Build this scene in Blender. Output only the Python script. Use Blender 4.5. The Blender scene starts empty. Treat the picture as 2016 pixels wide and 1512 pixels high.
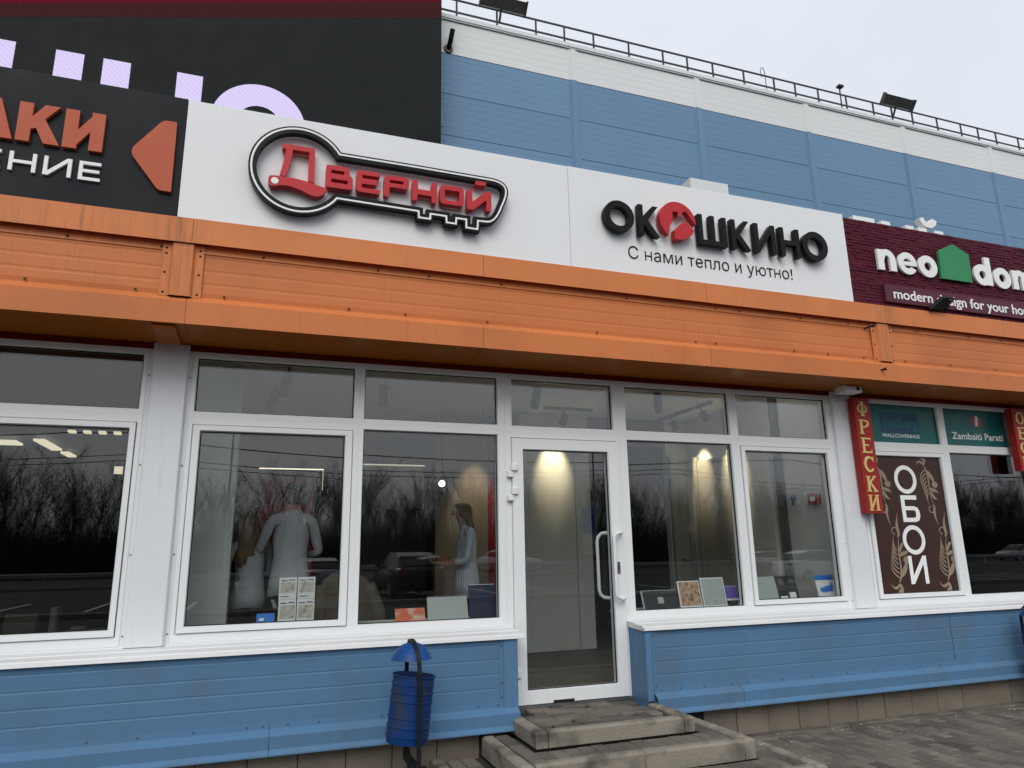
import bpy, bmesh, math, random
import numpy as np
from mathutils import Vector, Matrix
from mathutils.geometry import tessellate_polygon
R = math.radians
random.seed(7)
SC = bpy.context.scene
COL = SC.collection

# ------------------------------------------------------------------ camera, sky, sun, exposure
cam_d = bpy.data.cameras.new('camera'); cam = bpy.data.objects.new('camera', cam_d); COL.objects.link(cam)
yaw, pit, rol = R(19.651), R(13.365), R(-1.012)
fw = Vector((math.sin(yaw)*math.cos(pit), math.cos(yaw)*math.cos(pit), math.sin(pit)))
rt = Vector((math.cos(yaw), -math.sin(yaw), 0)); up = rt.cross(fw)
r2 = rt*math.cos(rol) + up*math.sin(rol); u2 = up*math.cos(rol) - rt*math.sin(rol)
cam.matrix_world = Matrix(((r2.x, u2.x, -fw.x, 0), (r2.y, u2.y, -fw.y, -5.6), (r2.z, u2.z, -fw.z, 1.55), (0, 0, 0, 1)))
cam_d.sensor_width = 36; cam_d.lens = 36*1398/2016; cam_d.clip_start = 0.05; cam_d.clip_end = 2000
SC.camera = cam
world = bpy.data.worlds.new('World'); SC.world = world; world.use_nodes = True
nt = world.node_tree; nt.nodes.clear()
sky = nt.nodes.new('ShaderNodeTexSky'); sky.sky_type = 'NISHITA'; sky.sun_disc = False
SUN_EL, SUN_AZ = 42, 200
sky.sun_elevation = R(SUN_EL); sky.sun_rotation = R(SUN_AZ); sky.dust_density = 4; sky.air_density = 1.0
mixc = nt.nodes.new('ShaderNodeMixRGB'); mixc.inputs[0].default_value = 0.86
mixc.inputs[2].default_value = (8.1, 8.5, 9.15, 1)
bg = nt.nodes.new('ShaderNodeBackground'); bg.inputs[1].default_value = 0.1
out = nt.nodes.new('ShaderNodeOutputWorld')
cn = nt.nodes.new('ShaderNodeTexNoise'); cn.inputs['Scale'].default_value = 2.2; cn.inputs['Detail'].default_value = 4      # faint cloud texture all round
cr_ = nt.nodes.new('ShaderNodeMapRange'); cr_.inputs['From Min'].default_value = .3; cr_.inputs['From Max'].default_value = .7; cr_.inputs['To Min'].default_value = .95; cr_.inputs['To Max'].default_value = 1.04
cm = nt.nodes.new('ShaderNodeVectorMath'); cm.operation = 'SCALE'
nt.links.new(cn.outputs['Fac'], cr_.inputs['Value']); nt.links.new(mixc.outputs[0], cm.inputs[0]); nt.links.new(cr_.outputs[0], cm.inputs['Scale'])
nt.links.new(sky.outputs[0], mixc.inputs[1]); nt.links.new(cm.outputs[0], bg.inputs[0]); nt.links.new(bg.outputs[0], out.inputs[0])
sd = bpy.data.lights.new('sun', 'SUN'); sd.energy = 1.4; sd.angle = R(40); sd.color = (1, .97, .93)
sun = bpy.data.objects.new('sun', sd); COL.objects.link(sun)
# sky rotation: 0 = +Y, clockwise seen from above
sdir = Vector((math.sin(R(SUN_AZ))*math.cos(R(SUN_EL)), math.cos(R(SUN_AZ))*math.cos(R(SUN_EL)), math.sin(R(SUN_EL))))
sun.rotation_euler = sdir.to_track_quat('Z', 'Y').to_euler()
vs = SC.view_settings; vs.view_transform = 'Standard'; vs.look = 'None'; vs.exposure = 0.14; vs.gamma = 1; vs.use_curve_mapping = False
SC.cycles.use_denoising = True
SC.cycles.max_bounces = 10; SC.cycles.transparent_max_bounces = 24; SC.cycles.glossy_bounces = 4; SC.cycles.diffuse_bounces = 4
SC.cycles.sample_clamp_indirect = 6; SC.cycles.caustics_reflective = False; SC.cycles.caustics_refractive = False

# ------------------------------------------------------------------ materials
def lin(c):
    return tuple(((v/255)/12.92 if v/255 <= .04045 else ((v/255+.055)/1.055)**2.4) for v in c)
MATS = {}
def mat(name, col, rough=.5, var=.05, vscale=2.0, fine=.03, bump=0.0, bscale=40, metal=0, spec=.2, streak=0, scol=(.12, .07, .04), spots=(), grime=None, coat=0, ov=0.0):
    """painted / mineral surface: base colour, large soft tone change, fine grain, small relief, optional run-down streaks"""
    m = bpy.data.materials.new(name); m.use_nodes = True; n = m.node_tree.nodes; l = m.node_tree.links
    b = n['Principled BSDF']; b.inputs['Roughness'].default_value = rough; b.inputs['Metallic'].default_value = metal
    b.inputs['Specular IOR Level'].default_value = spec
    b.inputs['Coat Weight'].default_value = coat
    geo = n.new('ShaderNodeNewGeometry'); pos = geo.outputs['Position']
    def noise(scale, detail=3, vec=None):
        t = n.new('ShaderNodeTexNoise'); t.inputs['Scale'].default_value = scale; t.inputs['Detail'].default_value = detail
        l.new(vec or pos, t.inputs['Vector']); return t.outputs['Fac']
    def mth(op, a, b_=None, c=None):
        t = n.new('ShaderNodeMath'); t.operation = op
        for i, v in enumerate((a, b_, c)):
            if v is None: continue
            if isinstance(v, (int, float)): t.inputs[i].default_value = v
            else: l.new(v, t.inputs[i])
        return t.outputs[0]
    f = mth('ADD', mth('MULTIPLY_ADD', noise(vscale, 4), 2*var, -var), mth('MULTIPLY_ADD', noise(vscale*37, 2), 2*fine, 1-fine))
    if ov:
        oi = n.new('ShaderNodeObjectInfo'); f = mth('MULTIPLY', f, mth('MULTIPLY_ADD', oi.outputs['Random'], 2*ov, 1-ov))
    mul = n.new('ShaderNodeMixRGB'); mul.blend_type = 'MULTIPLY'; mul.inputs[0].default_value = 1
    mul.inputs[1].default_value = (*col, 1)
    cmb = n.new('ShaderNodeCombineXYZ')
    for i in range(3): l.new(f, cmb.inputs[i])
    l.new(cmb.outputs[0], mul.inputs[2]); res = mul.outputs[0]
    if streak:
        mp = n.new('ShaderNodeMapping'); mp.inputs['Scale'].default_value = (45, 45, 3.0); l.new(pos, mp.inputs['Vector'])
        s = noise(1.0, 3, mp.outputs[0]); big = noise(.8, 2)
        k = mth('MULTIPLY', mth('MAXIMUM', mth('MULTIPLY_ADD', s, 5, -2.8), 0), mth('MAXIMUM', mth('MULTIPLY_ADD', big, 3, -1.2), 0))
        k = mth('MULTIPLY', k, streak)
        sx = n.new('ShaderNodeSeparateXYZ'); l.new(pos, sx.inputs[0])
        for px, wd, amt in spots:
            q = mth('SUBTRACT', 1, mth('DIVIDE', mth('ABSOLUTE', mth('SUBTRACT', sx.outputs[0], px)), wd))
            q = mth('MULTIPLY', mth('MAXIMUM', q, 0), mth('MULTIPLY', mth('MAXIMUM', mth('MULTIPLY_ADD', s, 3.4, -1.2), 0), amt))
            k = mth('ADD', k, q)
        k = mth('MINIMUM', k, .8)
        mx = n.new('ShaderNodeMixRGB'); l.new(k, mx.inputs[0]); l.new(res, mx.inputs[1]); mx.inputs[2].default_value = (*scol, 1); res = mx.outputs[0]
    if grime:
        gs, gcol, ga = grime
        g = mth('MINIMUM', mth('MULTIPLY', mth('MAXIMUM', mth('MULTIPLY_ADD', noise(gs, 6), 4, -1.9), 0), ga), .85)
        mx = n.new('ShaderNodeMixRGB'); l.new(g, mx.inputs[0]); l.new(res, mx.inputs[1]); mx.inputs[2].default_value = (*gcol, 1); res = mx.outputs[0]
    l.new(res, b.inputs['Base Color'])
    l.new(mth('MULTIPLY_ADD', noise(vscale*3, 3), .24, rough-.12), b.inputs['Roughness'])
    if bump:
        bp = n.new('ShaderNodeBump'); bp.inputs['Strength'].default_value = bump; bp.inputs['Distance'].default_value = .01
        l.new(noise(bscale, 4), bp.inputs['Height']); l.new(bp.outputs[0], b.inputs['Normal'])
    MATS[name] = m; return m
def emit(name, col, strength, wave=None):
    m = bpy.data.materials.new(name); m.use_nodes = True; n = m.node_tree.nodes; l = m.node_tree.links; n.clear()
    e = n.new('ShaderNodeEmission'); e.inputs[0].default_value = (*col, 1); e.inputs[1].default_value = strength
    o = n.new('ShaderNodeOutputMaterial'); l.new(e.outputs[0], o.inputs[0])
    if wave:
        geo = n.new('ShaderNodeNewGeometry')
        w = n.new('ShaderNodeTexWave'); w.inputs['Scale'].default_value = 5.1; w.inputs['Distortion'].default_value = 1.5; w.inputs['Detail'].default_value = 3
        w.bands_direction = 'DIAGONAL'
        l.new(geo.outputs['Position'], w.inputs['Vector'])
        r = n.new('ShaderNodeMixRGB'); r.inputs[1].default_value = (*col, 1); r.inputs[2].default_value = (*wave, 1)
        l.new(w.outputs['Fac'], r.inputs[0])
        nz = n.new('ShaderNodeTexNoise'); nz.inputs['Scale'].default_value = 26; l.new(geo.outputs['Position'], nz.inputs['Vector'])
        mm = n.new('ShaderNodeMixRGB'); mm.blend_type = 'MULTIPLY'; mm.inputs[0].default_value = .07; l.new(r.outputs[0], mm.inputs[1])
        cr = n.new('ShaderNodeValToRGB'); cr.color_ramp.elements[0].position = .35; cr.color_ramp.elements[1].position = .6; l.new(nz.outputs['Fac'], cr.inputs[0]); l.new(cr.outputs[0], mm.inputs[2])
        l.new(mm.outputs[0], e.inputs[0])
    MATS[name] = m; return m
def glass(name, refl, tint, gl=0.0):
    m = bpy.data.materials.new(name); m.use_nodes = True; n = m.node_tree.nodes; l = m.node_tree.links; n.clear()
    o = n.new('ShaderNodeOutputMaterial'); mx = n.new('ShaderNodeMixShader')
    fr = n.new('ShaderNodeFresnel'); fr.inputs['IOR'].default_value = refl
    gb = n.new('ShaderNodeNewGeometry'); mi_ = n.new('ShaderNodeMapRange'); mi_.inputs['To Min'].default_value = refl; mi_.inputs['To Max'].default_value = 1/refl
    l.new(gb.outputs['Backfacing'], mi_.inputs['Value']); l.new(mi_.outputs[0], fr.inputs['IOR'])   # same Fresnel on both faces of the pane
    t = n.new('ShaderNodeBsdfTransparent'); t.inputs[0].default_value = (*tint, 1)
    g = n.new('ShaderNodeBsdfGlossy'); g.inputs['Roughness'].default_value = gl; g.inputs['Color'].default_value = (1, 1, 1, 1)
    geo = n.new('ShaderNodeNewGeometry'); nz = n.new('ShaderNodeTexNoise'); nz.inputs['Scale'].default_value = 1.1; l.new(geo.outputs['Position'], nz.inputs['Vector'])
    bp = n.new('ShaderNodeBump'); bp.inputs['Strength'].default_value = .02; bp.inputs['Distance'].default_value = .02
    l.new(nz.outputs['Fac'], bp.inputs['Height']); l.new(bp.outputs[0], g.inputs['Normal'])
    l.new(fr.outputs[0], mx.inputs[0]); l.new(t.outputs[0], mx.inputs[1]); l.new(g.outputs[0], mx.inputs[2]); l.new(mx.outputs[0], o.inputs[0])
    MATS[name] = m; return m

mat('orange', (.58, .185, .06), .45, .07, .7, .03, .06, 5, streak=.35, scol=(.2, .08, .03), grime=(1.3, (.36, .125, .045), .5), ov=.04)
mat('orange_strip', (.64, .21, .07), .45, .06, .7, .03, .06, 5, ov=.03, grime=(1.7, (.42, .16, .06), .4), streak=.45, scol=(.22, .10, .045), spots=((-.62, .22, .5), (5.75, .25, .55), (-1.3, .6, .22)))
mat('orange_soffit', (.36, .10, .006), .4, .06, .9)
mat('red_strip', (.17, .014, .004), .5, .06, 1, spec=.08)
mat('sign_white', (.77, .79, .80), .4, .02, .6, .008, .03, 1.6, streak=.06, scol=(.5, .5, .48))
mat('frame_white', (.74, .765, .77), .35, .03, 1.5, .015, streak=.12, scol=(.4, .38, .34))
mat('sill_white', (.67, .685, .69), .35, .03, 1.2, .015, streak=.25, scol=(.35, .33, .3))
mat('pillar_white', (.68, .71, .735), .4, .04, 1.2, .02, streak=.3, scol=(.3, .29, .27))
mat('blue_base', (.088, .190, .325), .42, .07, .8, .03, .05, 6, streak=.35, scol=(.06, .10, .13), grime=(2.6, (.10, .13, .155), .5), ov=.03)
mat('blue_wall', (.138, .248, .382), .45, .05, .35, .02, .03, 2, streak=.18, scol=(.1, .17, .26), ov=.035)
mat('wall_white', (.68, .71, .71), .5, .04, .4, .02, .03, 2, streak=.3, scol=(.45, .45, .43), ov=.02)
mat('seam', (.03, .035, .04), .8)
mat('screw_dark', (.09, .045, .03), .5, 0, 1, 0, 0, 10, metal=.4)
mat('screw_grey', (.25, .27, .29), .45, 0, 1, 0, metal=.6)
mat('screw_blue', (.08, .13, .2), .45, 0, 1, 0, metal=.3)
mat('plinth_tile', (.19, .163, .13), .75, ov=.08, var=.1, vscale=2.5, fine=.1, bump=.12, bscale=90, grime=(3, (.1, .09, .075), .5))
mat('kerb', (.25, .226, .185), .85, .14, 4, .14, .5, 70, grime=(5, (.055, .05, .042), .9))
mat('paver', (.165, .147, .122), .8, .16, 3, .15, .35, 90, ov=.09, grime=(2.6, (.06, .055, .048), .8))
mat('paver_b', (.12, .108, .092), .8, .16, 3, .15, .35, 90, ov=.09, grime=(2.2, (.055, .05, .044), .9))
mat('joint_sand', (.045, .041, .036), .95, .2, 6, .2, .4, 120)
mat('asphalt', (.034, .034, .036), .85, .12, .6, .1, .3, 60)
mat('soil', (.022, .02, .016), .95, .3, .4, .2, .5, 12)
mat('bark', (.03, .026, .022), .9, .2, 1)
mat('black_sign', (.014, .0165, .02), .5, .03, 1, spec=.1)
mat('black_letter', (.009, .0095, .010), .42, .03, 2, spec=.12)
mat('red_letter', (.50, .03, .038), .38, .03, 2)
mat('white_letter', (.82, .83, .82), .4, .02, 2)
mat('rust_letter', (.46, .095, .042), .45, .03, 2)
mat('maroon', (.085, .012, .024), .55, .14, 3, .1, spec=.1, ov=.12)
mat('maroon_flat', (.095, .022, .036), .5, .04, 2)
mat('green', (.035, .24, .10), .45, .03, 2)
mat('red_board', (.30, .022, .018), .45, .07, 2, .03)
mat('gold_letter', (.62, .46, .19), .5, .06, 4)
mat('teal_film', (.012, .13, .12), .28, .03, 2)
mat('logo_navy', (.03, .07, .16), .4, .02, 2)
mat('logo_teal', (.02, .17, .18), .4, .02, 2)
mat('logo_pink', (.5, .07, .09), .4, .02, 2)
mat('brown_film', (.05, .026, .021), .32, .03, 2)
mat('ornament', (.27, .22, .16), .45, .25, 9, .05)
mat('bin_blue', (.004, .034, .14), .42, .2, 6, .08, .5, 9, grime=(8, (.03, .035, .045), .8))
mat('bin_lid', (.009, .06, .22), .4, .15, 6, .06, .12, 25, grime=(7, (.03, .045, .07), .6))
mat('black_metal', (.012, .012, .013), .45, .1, 5, .05, .1, 40)
mat('rail_metal', (.055, .057, .06), .5, .1, 3, .05)
mat('flood_grey', (.13, .13, .12), .5, .1, 3)
mat('galv', (.30, .31, .31), .5, .1, 2)
mat('rubber', (.012, .012, .012), .6)
mat('screen_black', (.0135, .0165, .016), .65, .03, .5, .05, spec=.1)
emit('screen_white', lin((232, 208, 248)), .95, lin((206, 206, 248)))
emit('screen_red', lin((100, 24, 36)), 1.0, lin((82, 24, 34)))
emit('screen_dim', lin((62, 34, 36)), .9, lin((70, 38, 40)))
glass('pane_glass', 1.66, (.93, .95, .94))
glass('pane_glass_dark', 1.66, (.75, .77, .77))
mat('in_white', (.55, .57, .55), .6, .02, 1)
mat('in_ceiling', (.80, .80, .78), .8, .02, 1)
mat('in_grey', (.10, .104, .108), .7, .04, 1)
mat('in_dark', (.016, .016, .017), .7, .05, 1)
mat('in_taupe', (.17, .15, .125), .7, .04, 1)
mat('in_floor', (.11, .10, .088), .45, .08, 1.5)
mat('in_red', (.16, .012, .018), .6, .04, 1)
mat('poster_red', (.52, .04, .07), .5, .05, 3)
mat('door_white', (.54, .55, .52), .5, .015, 1)
mat('door_taupe', (.30, .285, .25), .5, .03, 1)
mat('fixture_grey', (.035, .04, .055), .5, .02, 2)
mat('steel', (.35, .35, .36), .3, .02, 2, metal=.9)
emit('led', (1, .9, .68), 1.3)
emit('led_dim', (1, .9, .7), .45)
emit('led_line', (1, .95, .85), 9.0)
emit('lamp_warm', (1, .88, .62), 1.1)
emit('bulb', (1, .98, .92), 4.0)
mat('skin', (.46, .25, .17), .55, .05, 8)
mat('shirt_white', (.46, .48, .52), .85, .14, 6, .05, 1.0, 6)
mat('trousers', (.012, .012, .014), .8, .05, 4)
mat('hair_dark', (.055, .042, .036), .5, .25, 12)
mat('hair_blond', (.20, .135, .075), .45, .3, 18)
mat('paper', (.68, .69, .70), .6, .02, 3)
mat('coat_beige', (.09, .076, .056), .9, .1, 4, .05)
mat('card_blue', (.03, .16, .55), .5, .03, 4)
mat('card_navy', (.018, .022, .06), .5, .05, 4)
mat('card_dark', (.035, .037, .042), .5, .05, 4)
mat('card_grey', (.36, .40, .39), .5, .03, 4)
mat('card_purple', (.11, .08, .36), .5, .05, 4)
mat('picture_orange', (.55, .13, .06), .5, .3, 14, .1, grime=(11, (.62, .6, .58), .8))
mat('picture_people', (.45, .29, .19), .5, .5, 30, .1, grime=(26, (.06, .035, .025), 1.0))
mat('picture_room', (.5, .47, .42), .5, .3, 40, .05, grime=(30, (.2, .16, .1), .7))
mat('car_black', (.008, .008, .01), .2, .02, 1, coat=.6)
mat('car_white', (.75, .76, .77), .25, .02, 1, coat=.5)
mat('car_silver', (.35, .36, .38), .25, .02, 1, metal=.3, coat=.5)
mat('car_glass', (.012, .014, .016), .08)
mat('tyre', (.012, .012, .012), .8)
mat('headlamp', (.6, .62, .64), .1)
mat('tail_red', (.35, .01, .01), .2)
mat('sign_blue', (.02, .10, .42), .5, .02, 2)
mat('litter_white', (.7, .69, .66), .8)

# striped shirt: fine vertical blue stripes woven into the cloth
def striped():
    m = mat('shirt_striped', (.80, .82, .88), .8, .08, 5, .03, .8, 8)
    n = m.node_tree.nodes; l = m.node_tree.links; b = n['Principled BSDF']
    src = b.inputs['Base Color'].links[0].from_socket
    geo = n.new('ShaderNodeNewGeometry'); w = n.new('ShaderNodeTexWave'); w.inputs['Scale'].default_value = 16
    l.new(geo.outputs['Position'], w.inputs['Vector'])
    mx = n.new('ShaderNodeMixRGB'); mx.inputs[2].default_value = (.34, .40, .54, 1)
    mm = n.new('ShaderNodeMath'); mm.operation = 'MULTIPLY'; mm.inputs[1].default_value = .8; l.new(w.outputs['Fac'], mm.inputs[0])
    l.new(mm.outputs[0], mx.inputs[0]); l.new(src, mx.inputs[1]); l.new(mx.outputs[0], b.inputs['Base Color'])
striped()

# ------------------------------------------------------------------ mesh helpers (all coordinates are world metres)
WO = {}
class MB:
    def __init__(s): s.v = []; s.f = []; s.m = []; s.cur = 0
    def face(s, idx): s.f.append(tuple(idx)); s.m.append(s.cur)
    def add(s, vs, fs):
        o = len(s.v); s.v.extend([tuple(p) for p in vs])
        for f in fs: s.face([o+i for i in f])
        return s
    def box(s, x0, x1, y0, y1, z0, z1):
        return s.add([(x0, y0, z0), (x1, y0, z0), (x1, y1, z0), (x0, y1, z0), (x0, y0, z1), (x1, y0, z1), (x1, y1, z1), (x0, y1, z1)],
                     [(3, 2, 1, 0), (4, 5, 6, 7), (0, 1, 5, 4), (1, 2, 6, 5), (2, 3, 7, 6), (3, 0, 4, 7)])
    def rbox(s, x0, x1, y0, y1, z0, z1, b=.004):
        """box with chamfered front edges and top edges"""
        def ring(d, y): return [(x0+d, y, z0+d), (x1-d, y, z0+d), (x1-d, y, z1-d), (x0+d, y, z1-d)]
        vs_ = ring(b, y0)+ring(0, y0+b)+ring(0, y1)
        fs = [(0, 1, 2, 3), (11, 10, 9, 8)]
        for k in (0, 4):
            for i in range(4):
                j = (i+1) % 4; fs.append((k+j, k+i, k+4+i, k+4+j))
        return s.add(vs_, fs)
    def prism(s, loops, yf, yb):
        """loops of (x,z): outer first, then holes; front face at yf, back at yb"""
        v3 = [[Vector((x, z, 0)) for x, z in lp] for lp in loops]
        tris = tessellate_polygon(v3); flat = [p for lp in loops for p in lp]; n = len(flat)
        o = len(s.v); s.v.extend([(x, yf, z) for x, z in flat]); s.v.extend([(x, yb, z) for x, z in flat])
        for a, b, c in tris:
            A, B, C_ = flat[a], flat[b], flat[c]
            if (B[0]-A[0])*(C_[1]-A[1])-(B[1]-A[1])*(C_[0]-A[0]) < 0: b, c = c, b
            s.face((o+a, o+b, o+c)); s.face((o+n+a, o+n+c, o+n+b))
        k = 0
        for li, lp in enumerate(loops):
            m = len(lp); ar = sum(lp[i][0]*lp[(i+1) % m][1]-lp[(i+1) % m][0]*lp[i][1] for i in range(m))
            fl = (ar > 0) == (li == 0)
            for i in range(m):
                j = (i+1) % m; a, b = o+k+i, o+k+j
                s.face((a, a+n, b+n, b) if fl else (b, b+n, a+n, a))
            k += m
        return s
    def profile(s, pts, x0, x1, closed=False):
        """extrude a (y,z) profile along x"""
        n = len(pts); o = len(s.v)
        s.v.extend([(x0, y, z) for y, z in pts]); s.v.extend([(x1, y, z) for y, z in pts])
        for i in range(n if closed else n-1):
            j = (i+1) % n; s.face((o+i, o+n+i, o+n+j, o+j))
        if closed:
            s.face([o+i for i in range(n)]); s.face([o+n+i for i in reversed(range(n))])
        return s
    def tube(s, path, r, n=8, caps=True, closed=False):
        path = [Vector(p) for p in path]; rs = r if isinstance(r, (list, tuple)) else [r]*len(path)
        o = len(s.v); prev = None; m = len(path)
        for i, p in enumerate(path):
            a = path[i-1] if (i or closed) else p; b = path[(i+1) % m] if (i < m-1 or closed) else p
            t = (b-a).normalized()
            if prev is None:
                u = t.orthogonal().normalized()
            else:
                u = (prev-t*prev.dot(t)); u = u.normalized() if u.length > 1e-6 else t.orthogonal().normalized()
            prev = u; w = t.cross(u)
            for k in range(n):
                an = 2*math.pi*k/n; s.v.append(tuple(p+(u*math.cos(an)+w*math.sin(an))*rs[i]))
        for i in range(m if closed else m-1):
            j = (i+1) % m
            for k in range(n):
                k2 = (k+1) % n; s.face((o+i*n+k, o+i*n+k2, o+j*n+k2, o+j*n+k))
        if caps and not closed:
            s.face([o+k for k in reversed(range(n))]); s.face([o+(m-1)*n+k for k in range(n)])
        return s
    def lathe(s, prof, c=(0, 0, 0), n=28, M=None):
        """prof of (r,z) spun about z, then matrix M, then moved to c"""
        o = len(s.v); c = Vector(c)
        for r, z in prof:
            for k in range(n):
                a = 2*math.pi*k/n; p = Vector((r*math.cos(a), r*math.sin(a), z))
                if M is not None: p = M @ p
                s.v.append(tuple(p+c))
        for i in range(len(prof)-1):
            for k in range(n):
                k2 = (k+1) % n; s.face((o+i*n+k, o+i*n+k2, o+(i+1)*n+k2, o+(i+1)*n+k))
        return s
    def loft(s, rings, cap=True):
        n = len(rings[0]); o = len(s.v)
        for r in rings: s.v.extend([tuple(p) for p in r])
        for i in range(len(rings)-1):
            for k in range(n):
                k2 = (k+1) % n; s.face((o+i*n+k, o+i*n+k2, o+(i+1)*n+k2, o+(i+1)*n+k))
        if cap:
            s.face([o+k for k in reversed(range(n))]); s.face([o+(len(rings)-1)*n+k for k in range(n)])
        return s
    def build(s, name, m, parent=None, smooth=False, fix=True, bevel=0, kind=None):
        V = np.array(s.v, dtype=float); lo, hi = V.min(0), V.max(0)
        org = Vector(((lo[0]+hi[0])/2, (lo[1]+hi[1])/2, lo[2]))
        me = bpy.data.meshes.new(name); me.from_pydata([tuple(p) for p in V-np.array(org)], [], s.f)
        for k in (m if isinstance(m, (list, tuple)) else [m]): me.materials.append(MATS[k])
        if isinstance(m, (list, tuple)): me.polygons.foreach_set('material_index', s.m)
        if fix:
            b = bmesh.new(); b.from_mesh(me); bmesh.ops.recalc_face_normals(b, faces=b.faces); b.to_mesh(me); b.free()
        if smooth:
            me.polygons.foreach_set('use_smooth', [True]*len(me.polygons))
            if smooth != 'all': me.set_sharp_from_angle(angle=R(38))
        ob = bpy.data.objects.new(name, me); COL.objects.link(ob)
        WO[ob] = org
        if parent: ob.parent = parent; ob.location = org-WO[parent]
        else: ob.location = org
        if bevel:
            bm_ = ob.modifiers.new('edge', 'BEVEL'); bm_.width = bevel; bm_.segments = 2; bm_.limit_method = 'ANGLE'; bm_.angle_limit = R(40)
        if kind: ob['kind'] = kind
        return ob
def empty(name, loc):
    o = bpy.data.objects.new(name, None); COL.objects.link(o); o.location = loc; o.empty_display_size = .1; WO[o] = Vector(loc); return o
def tag(o, label, cat, group=None, kind=None):
    o['label'] = label; o['category'] = cat
    if group: o['group'] = group
    if kind: o['kind'] = kind
    return o
def struct(o): o['kind'] = 'structure'; return o
def thing(name, loc, label, cat, group=None): return tag(empty(name, loc), label, cat, group)
def piece(me, name, org, parent, rot=None, scale=None):
    """another object sharing mesh data"""
    o = bpy.data.objects.new(name, me); COL.objects.link(o); o.parent = parent; o.location = Vector(org)-WO[parent]; WO[o] = Vector(org)
    if rot: o.rotation_euler = rot
    if scale: o.scale = scale
    return o
def copy_tree(o, parent=None):
    c = o.copy(); COL.objects.link(c); c.parent = parent; WO[c] = WO[o].copy()
    for ch in list(o.children): copy_tree(ch, c)
    return c

# 2D helpers
def stroke(path, w, closed=False):
    n = len(path); P = [Vector(p) for p in path]; L, Rr = [], []
    for i in range(n):
        if closed or 0 < i < n-1: a, b = (P[i]-P[i-1]).normalized(), (P[(i+1) % n]-P[i]).normalized()
        elif i == 0: a = b = (P[1]-P[0]).normalized()
        else: a = b = (P[i]-P[i-1]).normalized()
        na, nb = Vector((-a.y, a.x)), Vector((-b.y, b.x)); m = (na+nb)
        m = m.normalized() if m.length > 1e-6 else na
        d = min(1/max(m.dot(na), .3), 2.2); ww = w[i] if isinstance(w, (list, tuple)) else w
        L.append(tuple(P[i]+m*d*ww/2)); Rr.append(tuple(P[i]-m*d*ww/2))
    if closed: return [L, Rr]
    return [L+Rr[::-1]]
def offset(path, d):
    P = [Vector(p) for p in path]; n = len(P); o = []
    for i in range(n):
        a, b = (P[i]-P[i-1]).normalized(), (P[(i+1) % n]-P[i]).normalized()
        na, nb = Vector((-a.y, a.x)), Vector((-b.y, b.x)); m = (na+nb).normalized(); o.append(tuple(P[i]+m*d/max(m.dot(na), .35)))
    return o
def rnd(poly, r, n=4):
    P = [Vector(p) for p in poly]; o = []; m = len(P)
    for i in range(m):
        p, a, b = P[i], P[i-1], P[(i+1) % m]; rr = r[i] if isinstance(r, (list, tuple)) else r
        if rr <= 0: o.append(tuple(p)); continue
        d1 = min(rr, (a-p).length*.48); d2 = min(rr, (b-p).length*.48)
        s0 = p+(a-p).normalized()*d1; s1 = p+(b-p).normalized()*d2
        for k in range(n+1):
            t = k/n; o.append(tuple(s0*(1-t)**2+p*2*t*(1-t)+s1*t*t))
    return o
def ell(cx, cz, rx, rz, n=40, a0=0, a1=360):
    full = abs(a1-a0) >= 360
    return [(cx+rx*math.cos(R(a0+(a1-a0)*k/n)), cz+rz*math.sin(R(a0+(a1-a0)*k/n))) for k in range(n if full else n+1)]
def letter(name, shapes, yf, yb, m, parent):
    """one letter from overlapping flat solids; each later solid stands half a millimetre back"""
    mb = MB()
    for i, lp in enumerate(shapes): mb.prism(lp, yf+i*.0006, yb)
    return mb.build(name, m, parent)
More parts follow.
